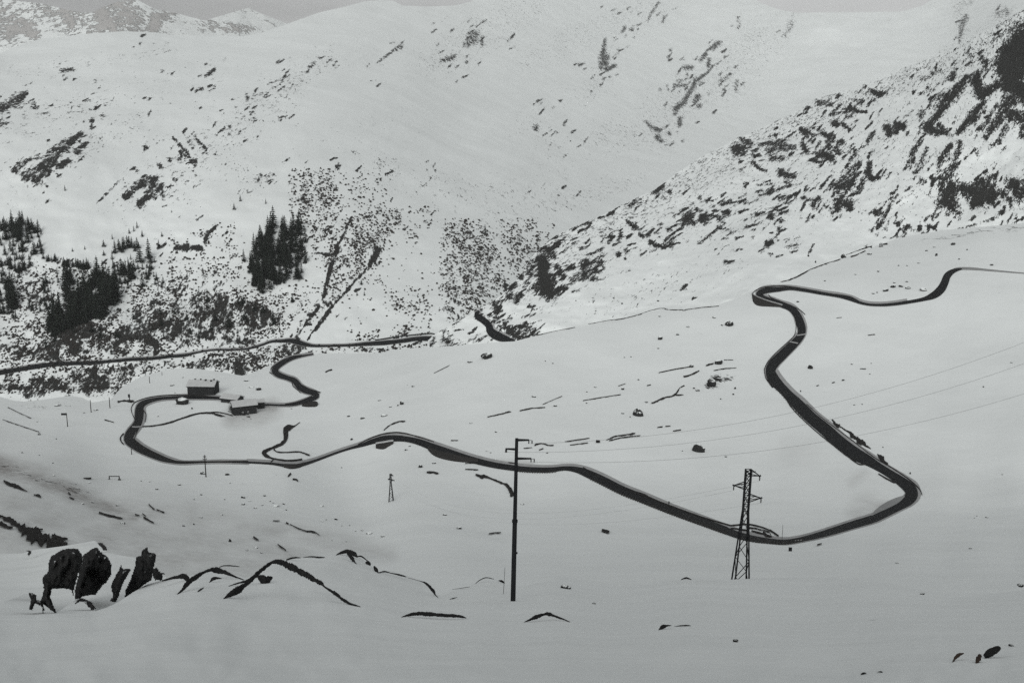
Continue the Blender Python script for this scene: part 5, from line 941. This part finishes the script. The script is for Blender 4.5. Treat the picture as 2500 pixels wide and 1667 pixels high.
wall('l2', [(430,441,4),(465,434,16),(505,424,26),(540,424,24),(552,430,8)], 'small dark wall under the hairpin east of the farm', coping=False)
wall('l2', [(290,908,4),(340,910,14),(400,908,10),(450,895,3)], 'low dark wall at the foot of the middle road dip', coping=False)

# ------------------------------------------------------------------ poles and pylons
def post(name, label, cat, reg, x0, y0, x1, y1, wpx, group=None, head=None, arms=()):
    """upright post whose foot stands on the ground at its image pixel"""
    p, D = gpt(LB, reg, x1, y1); h = (y1-y0)*ZS*D/F/math.cos(PITCH)*1.0; r = wpx*ZS*D/F/2
    t = thing(name, label, cat, p, 0, group)
    b = bmesh.new(); bar(b, (0,0,-.6), (0,0,h), r*1.15, r*.8, 8); bm_obj('shaft', b, M_BARK, t, True)
    if head:
        b = bmesh.new(); box(b, (head[0]*ZS*D/F, -r*1.1, h-head[2]*ZS*D/F/2), (head[1]*ZS*D/F, .12, head[2]*ZS*D/F)); bm_obj('plate', b, M_STEEL, t)
    for dz, wl in arms:
        b = bmesh.new(); zz = h-dz*ZS*D/F; bar(b, (-wl*ZS*D/F/2,-r,zz), (wl*ZS*D/F/2,-r,zz), r*.6, r*.6, 6); a = bm_obj('cross_arm', b, M_BARK, t)
        for sx in (-.9,.9):
            b = bmesh.new(); xx = sx*wl*ZS*D/F/2; bar(b, (xx,-r,zz+r*.5), (xx,-r,zz+r*.5+.45), .09, .06, 6); bm_obj('insulator', b, M_INSUL, a)
    return t
post('sign_post', 'leaning signpost with a dark plate at the left edge of the valley floor', 'sign', 'l1', 505, 494, 518, 600, 6, head=(-18,44,16))
post('wooden_pole', 'slim bare pole by the valley edge right of the signpost', 'pole', 'l1', 693, 395, 698, 490, 6)
post('wooden_pole', 'slim bare pole left of the road loop, between two others', 'pole', 'l1', 838, 375, 842, 458, 6)
post('wooden_pole', 'pole with a dark head beside the left end of the road loop', 'pole', 'l1', 988, 350, 992, 405, 6, head=(0,16,26))
post('wooden_pole', 'slim pole on the hill left of the barn', 'pole', 'l1', 1145, 215, 1146, 267, 5)
post('wooden_pole', 'faint short pole on the hill crest above the barn', 'pole', 'l1', 1240, 182, 1241, 206, 4)
post('wooden_pole', 'short pole just below the western road corner', 'pole', 'l1', 1004, 765, 1008, 812, 6)
post('utility_pole', 'wooden utility pole with cross arms standing in front of the lower road', 'pole', 'l1', 1565, 812, 1577, 985, 8, arms=((14,22),(34,30)))
post('snow_pole', 'short dark marker post behind the long straight road', 'post', 'l3', 1356, 1168, 1357, 1212, 5, head=(0,9,20))
post('snow_pole', 'tall thin marker pole beside the lay-by', 'post', 'l4', 345, 1345, 343, 1462, 3)
# junction box below the road
p, D = gpt(LB,'l4',405,1552); s = D/F*ZS
t = thing('junction_box', 'small dark box on the snow below the lowest road bend', 'box', p)
b = bmesh.new(); box(b, (0,0,10*s), (22*s,18*s,30*s)); bm_obj('housing', b, M_STEEL, t); b = bmesh.new(); box(b, (0,0,26.5*s), (25*s,21*s,3*s)); bm_obj('lid', b, M_STEEL, t)
# metal frame on the flat
p, D = gpt(LB,'l1',876,1006); s = D/F*ZS
t = thing('metal_frame', 'low dark goal shaped frame on the flat left of the utility pole', 'frame', p)
for sx in (-38,38):
    b = bmesh.new(); bar(b, (sx*s,0,-.5), (sx*s,0,28*s), 4*s, 4*s, 6); bm_obj('upright', b, M_STEEL, t)
    b = bmesh.new(); box(b, (sx*s*1.06,-.3,2*s), (20*s,10*s,12*s)); bm_obj('footing', b, M_WALL, t)
b = bmesh.new(); bar(b, (-41*s,0,28*s), (41*s,0,28*s), 3.5*s, 3.5*s, 6); bm_obj('crossbar', b, M_STEEL, t)
# thin stake by the pole
(px, py), = N('b2', [(1970,885)]); p = Vector(LA.pt(np.array([px]), np.array([py]))[0]); D = float(LA.depth(np.array([px]), np.array([py]))[0])
b = bmesh.new(); bar(b, p-Vector((0,0,.4)), p+Vector((.12,0,215*ZS*D/F*1.02)), .016, .011, 6); tag(bm_obj('snow_stake', b, M_BARK), 'thin tilted stake in the snow left of the tubular pole', 'stake')

WIRE_ENDS = {}
# tubular steel pole
(px, py), = N('b2', [(2046,940)]); p = Vector(LA.pt(np.array([px]), np.array([py]))[0]); D = float(LA.depth(np.array([px]), np.array([py]))[0]); s = D/F*ZS
H = (940-22+ (1167-850)*3.1357 - 665 + 22)*s/math.cos(PITCH)*1.0
t = thing('steel_pole', 'tall dark tubular power pole with three staggered arms in the near snow', 'pole', p)
t.rotation_euler = (0, math.radians(1.2), 0)
kz = s/math.cos(PITCH)
b = bmesh.new(); zc = (940-305)*kz; bar(b, (0,0,-1.2), (0,0,zc), 20*s, 17.5*s, 16); bar(b, (0,0,zc), (0,0,H), 15.5*s, 12*s, 16); bm_obj('shaft', b, M_STEEL, t, False)
b = bmesh.new(); bar(b, (0,0,zc-9*s), (0,0,zc+9*s), 22*s, 22*s, 16); bm_obj('collar', b, M_STEEL, t)
b = bmesh.new(); box(b, (20*s,0,(940-555)*kz), (12*s,12*s,12*s)); bm_obj('step_bolt', b, M_STEEL, t)
for k, (dy, x1, th, hang) in enumerate(((12,92,18,(1,)),(82,-82,16,(1,)),(152,112,18,(1,)))):
    z = H-dy*kz; a = bmesh.new(); sg = 1 if x1 > 0 else -1
    for dyy in (-4*s, 4*s): bar(a, (sg*8*s,dyy,z), (x1*s,dyy,z+ (2*s)), th*s/2*1.0, th*s/2*.62, 6)
    arm = bm_obj('cross_arm', a, M_STEEL, t)
    for xx, dr in ((x1*s-sg*2*s, sg), (x1*s+sg*22*s*(1 if sg > 0 else -.4), sg)):
        ib = bmesh.new()
        for j in range(5): bar(ib, (xx,0,z-(2+j*5)*s), (xx,0,z-(5+j*5)*s), 5*s, 4*s, 8)
        bar(ib, (xx,0,z), (xx,0,z-28*s), 1.5*s, 1.5*s, 6); bar(ib, (x1*s-sg*6*s,0,z), (xx,0,z), 2*s, 2*s, 6)
        bm_obj('insulator', ib, M_INSUL, arm)
    m4 = Matrix.Translation(p) @ Matrix.Rotation(math.radians(1.2),4,'Y')
    WIRE_ENDS['p%d' % k] = m4 @ Vector((x1*s+sg*10*s,0,z-24*s))

def lattice_pylon(name, label, base, H, wb, wt, arms, tilt, npan=9, r=.05):
    t = thing(name, label, 'pylon', base); t.rotation_euler = (0, tilt, 0)
    def cor(f_, i):
        k = 1 if f_ > .62 else f_/.62
        w = (wb+(wt-wb)*k)/2; sx, sy = ((-1,-1),(1,-1),(1,1),(-1,1))[i]
        return Vector((sx*w, sy*w, f_*H))
    for i in range(4):
        b = bmesh.new(); bar(b, cor(-.14,i), cor(.62,i), r*1.5, r*1.3, 4); bar(b, cor(.62,i), cor(1,i), r*1.3, r*1.2, 4); bm_obj('leg', b, M_STEEL, t)
    b = bmesh.new(); fs = [-.10+ (1.10)*(1-(1-k/npan)**1.35) for k in range(npan+1)]
    for k in range(npan):
        for i in range(4):
            j = (i+1) % 4; a, c = (i, j) if (k+i) % 2 else (j, i)
            bar(b, cor(fs[k],a), cor(fs[k+1],c), r*.75, r*.75, 4)
            if fs[k] > .55: bar(b, cor(fs[k],c), cor(fs[k+1],a), r*.75, r*.75, 4)
            if fs[k] > .45: bar(b, cor(fs[k+1],i), cor(fs[k+1],j), r*.7, r*.7, 4)
    bm_obj('bracing', b, M_STEEL, t)
    m4 = Matrix.Translation(base) @ Matrix.Rotation(tilt,4,'Y'); ends = []
    for f_, Lx in arms:
        a = bmesh.new(); sg = 1 if Lx > 0 else -1; z = f_*H; w = wt/2; tip = Vector((Lx,0,z-.12*abs(Lx)))
        if f_ > .97: tip = Vector((Lx,0,z-.42*abs(Lx)))
        for sy in (-1,1):
            bar(a, (sg*w,sy*w,z+.12*abs(Lx)), tip, r*.9, r*.8, 4); bar(a, (sg*w,sy*w,z-.36*abs(Lx)), tip, r*.9, r*.8, 4)
        mid = Vector((sg*w+(Lx-sg*w)*.5,0,z)); bar(a, (sg*w,0,z-.2*abs(Lx)), mid, r*.6, r*.6, 4)
        bar(a, tip-Vector((sg*.12,0,.06)), tip+Vector((sg*.12,0,.06)), r*1.5, r*1.5, 6)
        arm = bm_obj('cross_arm', a, M_STEEL, t)
        ib = bmesh.new(); bar(ib, tip, tip-Vector((0,0,.55)), r*.5, r*.5, 6)
        for q in range(4): bar(ib, tip-Vector((0,0,.12+.1*q)), tip-Vector((0,0,.17+.1*q)), r*1.3, r*1.0, 8)
        bm_obj('insulator', ib, M_INSUL, arm)
        ends.append(m4 @ (tip-Vector((0,0,.55))))
    return ends
(px, py), = N('b3', [(1907,772)]); Dc = float(LA.depth(np.array([px]), np.array([py]))[0])*1.03; base = Vector(ray(np.array([px]), np.array([py]))[0]*Dc); s = Dc/F*ZS
Hn = (772+(1167-850)*3.1357-908)*s/math.cos(PITCH)
e1 = lattice_pylon('lattice_pylon', 'near dark steel lattice pylon rising behind the snow crest by the lowest road bend', base, Hn, 108*s, 40*s, [(.99,88*s),(.872,-102*s),(.765,110*s)], math.radians(1.3), 10, 4.4*s)
p2, D2 = gpt(LB,'l2',1113,1170); s2 = D2/F*ZS; H2 = (1170-956)*s2/math.cos(PITCH)
e2 = lattice_pylon('lattice_pylon', 'small far lattice pylon standing on the flat below the middle road bend', p2, H2, 34*s2, 12*s2, [(.985,18*s2),(.83,-18*s2),(.79,26*s2)], 0, 9, 2.0*s2)

# power lines
def wire(name, pts, r, label, group=None):
    cu = bpy.data.curves.new(name, 'CURVE'); cu.dimensions = '3D'; cu.bevel_depth = r; cu.bevel_resolution = 1
    sp = cu.splines.new('POLY'); sp.points.add(len(pts)-1)
    for q, c in zip(sp.points, pts): q.co = (*c, 1)
    cu.materials.append(M_WIRE); o = bpy.data.objects.new(name, cu); COL.objects.link(o)
    dg = bpy.context.evaluated_depsgraph_get(); me = bpy.data.meshes.new_from_object(o.evaluated_get(dg)); bpy.data.objects.remove(o)
    return tag(link(bpy.data.objects.new(name, me)), label, 'wire', group)
def catenary(a, b, sag, n=48):
    a, b = Vector(a), Vector(b)
    return [a.lerp(b, t)-Vector((0,0,4*sag*t*(1-t))) for t in [i/n for i in range(n+1)]]
Dp = WIRE_ENDS['p0'].length
for k, (target, sag, lab) in enumerate((((2760,725), 1.9, 'uppermost thin cable running from the tubular pole to the right edge'), ((2760,785), 2.0, 'middle thin cable running from the tubular pole to the right edge'), ((2760,872), 1.75, 'lowest thin cable running from the tubular pole to the right edge'))):
    end = Vector(ray(np.array([target[0]]), np.array([target[1]]))[0]*Dp*1.02)
    wire('power_cable', catenary(WIRE_ENDS['p%d' % k], end, sag), .0052, lab)
for k in range(3):
    wire('power_cable', catenary(e1[k], e2[k], 8.0), .006, ('faint cable from the top right arm of the near pylon to the far pylon','faint cable from the left arm of the near pylon to the far pylon','faint cable from the lower right arm of the near pylon to the far pylon')[k])

# guard posts along the lower edge of the road
gb = bmesh.new(); bar(gb, (0,0,-.3), (0,0,1.0), .22, .17, 6); bmesh.ops.create_cube(gb, size=.36, matrix=Matrix.Translation((0,0,1.05)) @ Matrix.Diagonal((1,1,.3,1)))
gme = bpy.data.meshes.new('guard_post'); gb.to_mesh(gme); gb.free(); gme.materials.append(M_WALL)
def guard(line, a, b, gap, label, group):
    q = resample([p for p in line if True], 1.0); T = np.gradient(q[:,:2], axis=0); T /= np.linalg.norm(T, axis=1)[:,None]+1e-9
    Nn = np.stack([-T[:,1], T[:,0]], 1); sg = np.where(Nn[:,1] > 0, 1, -1)[:,None]
    e = q[:,:2]+Nn*sg*(q[:,2,None]/2+.6); last = None
    for x, y in e:
        if not (a <= x <= b): continue
        if last is not None and math.hypot(x-last[0], y-last[1]) < gap: continue
        last = (x, y); o = bpy.data.objects.new('guard_post', gme); COL.objects.link(o); o.location = LB.pt(np.array([x]), np.array([y]))[0]; tag(o, label, 'post', group)
guard(R_LOW, 1440, 1790, 5.5, 'stubby guard post along the lower edge of the long straight road', 'guard posts of the long straight road')
guard(R_LOW, 1262, 1355, 5.5, 'stubby guard post along the level road right behind the tubular pole', 'guard posts behind the tubular pole')
guard(R_MID, 1800, 1960, 7.0, 'stubby guard post on the outside of the lowest road bend', 'guard posts of the lowest road bend')

# ------------------------------------------------------------------ air, light, sky
hz, nt, b = newmat('haze_air'); nt.nodes.remove(b)
pv = nt.nodes.new('ShaderNodeVolumePrincipled'); pv.inputs['Color'].default_value = (.93,.95,.94,1); pv.inputs['Density'].default_value = 3.2e-5; pv.inputs['Anisotropy'].default_value = .2
nt.links.new(pv.outputs[0], nt.nodes['Material Output'].inputs['Volume'])
b = bmesh.new(); box(b, (0,7400,150), (16000,15600,2300)); o = bm_obj('haze', b, hz); o['kind'] = 'stuff'; tag(o, 'thin pale haze filling the valley', 'haze')

SUN_EL, SUN_AZ = math.radians(30), math.radians(187)     # high soft sun from the right
sl = bpy.data.lights.new('sun', 'SUN'); sl.energy = 1.5; sl.angle = math.radians(25); sl.color = (1,.985,.96)
so = link(bpy.data.objects.new('sun', sl)); d = Vector((math.sin(SUN_AZ)*math.cos(SUN_EL), math.cos(SUN_AZ)*math.cos(SUN_EL), math.sin(SUN_EL)))
so.rotation_euler = d.to_track_quat('Z','Y').to_euler(); so.location = (0,0,300)
w = bpy.data.worlds.new('World'); scene.world = w; w.use_nodes = True; nt = w.node_tree
bg = nt.nodes['Background']; sk = nt.nodes.new('ShaderNodeTexSky'); sk.sky_type = 'NISHITA'; sk.sun_disc = False
sk.sun_elevation = SUN_EL; sk.sun_rotation = SUN_AZ; sk.altitude = 2000; sk.dust_density = 4; sk.air_density = 1.0; sk.ozone_density = .5
hs = nt.nodes.new('ShaderNodeHueSaturation'); hs.inputs['Saturation'].default_value = .05; nt.links.new(sk.outputs[0], hs.inputs['Color'])
gc = nt.nodes.new('ShaderNodeTexCoord').outputs['Generated']; mp = nt.nodes.new('ShaderNodeMapping'); mp.inputs['Scale'].default_value = (1.0,1.0,3.0); mp.inputs['Location'].default_value = (5,2,0); nt.links.new(gc, mp.inputs['Vector'])
cl = noise(nt, mp.outputs[0], 2.6, 5, .5); mrr = nt.nodes.new('ShaderNodeMapRange'); mrr.inputs[1].default_value = .35; mrr.inputs[2].default_value = .65; mrr.inputs[3].default_value = .58; mrr.inputs[4].default_value = 1.0; nt.links.new(cl, mrr.inputs[0])
sz_ = nt.nodes.new('ShaderNodeSeparateXYZ'); nt.links.new(gc, sz_.inputs[0])
ov = math_n(nt, 'ADD', math_n(nt, 'MULTIPLY', math_n(nt, 'MAXIMUM', sz_.outputs[2], 0.0), 1.15), .60)   # an overcast sky is brightest overhead
cm = nt.nodes.new('ShaderNodeVectorMath'); cm.operation = 'SCALE'; nt.links.new(hs.outputs[0], cm.inputs[0]); nt.links.new(math_n(nt, 'MULTIPLY', mrr.outputs[0], ov), cm.inputs['Scale'])
nt.links.new(cm.outputs[0], bg.inputs['Color']); bg.inputs['Strength'].default_value = .140

cam = bpy.data.cameras.new('camera'); cam.sensor_width = 36; cam.lens = 36*F/2500; cam.clip_start = .1; cam.clip_end = 60000
co = link(bpy.data.objects.new('camera', cam)); co.rotation_euler = (math.pi/2-PITCH, 0, 0); scene.camera = co
scene.view_settings.view_transform = 'Standard'; scene.view_settings.look = 'None'; scene.view_settings.exposure = -.06; scene.view_settings.gamma = 1
scene.cycles.volume_bounces = 2; scene.cycles.max_bounces = 6; scene.cycles.diffuse_bounces = 3
scene.cycles.use_denoising = False
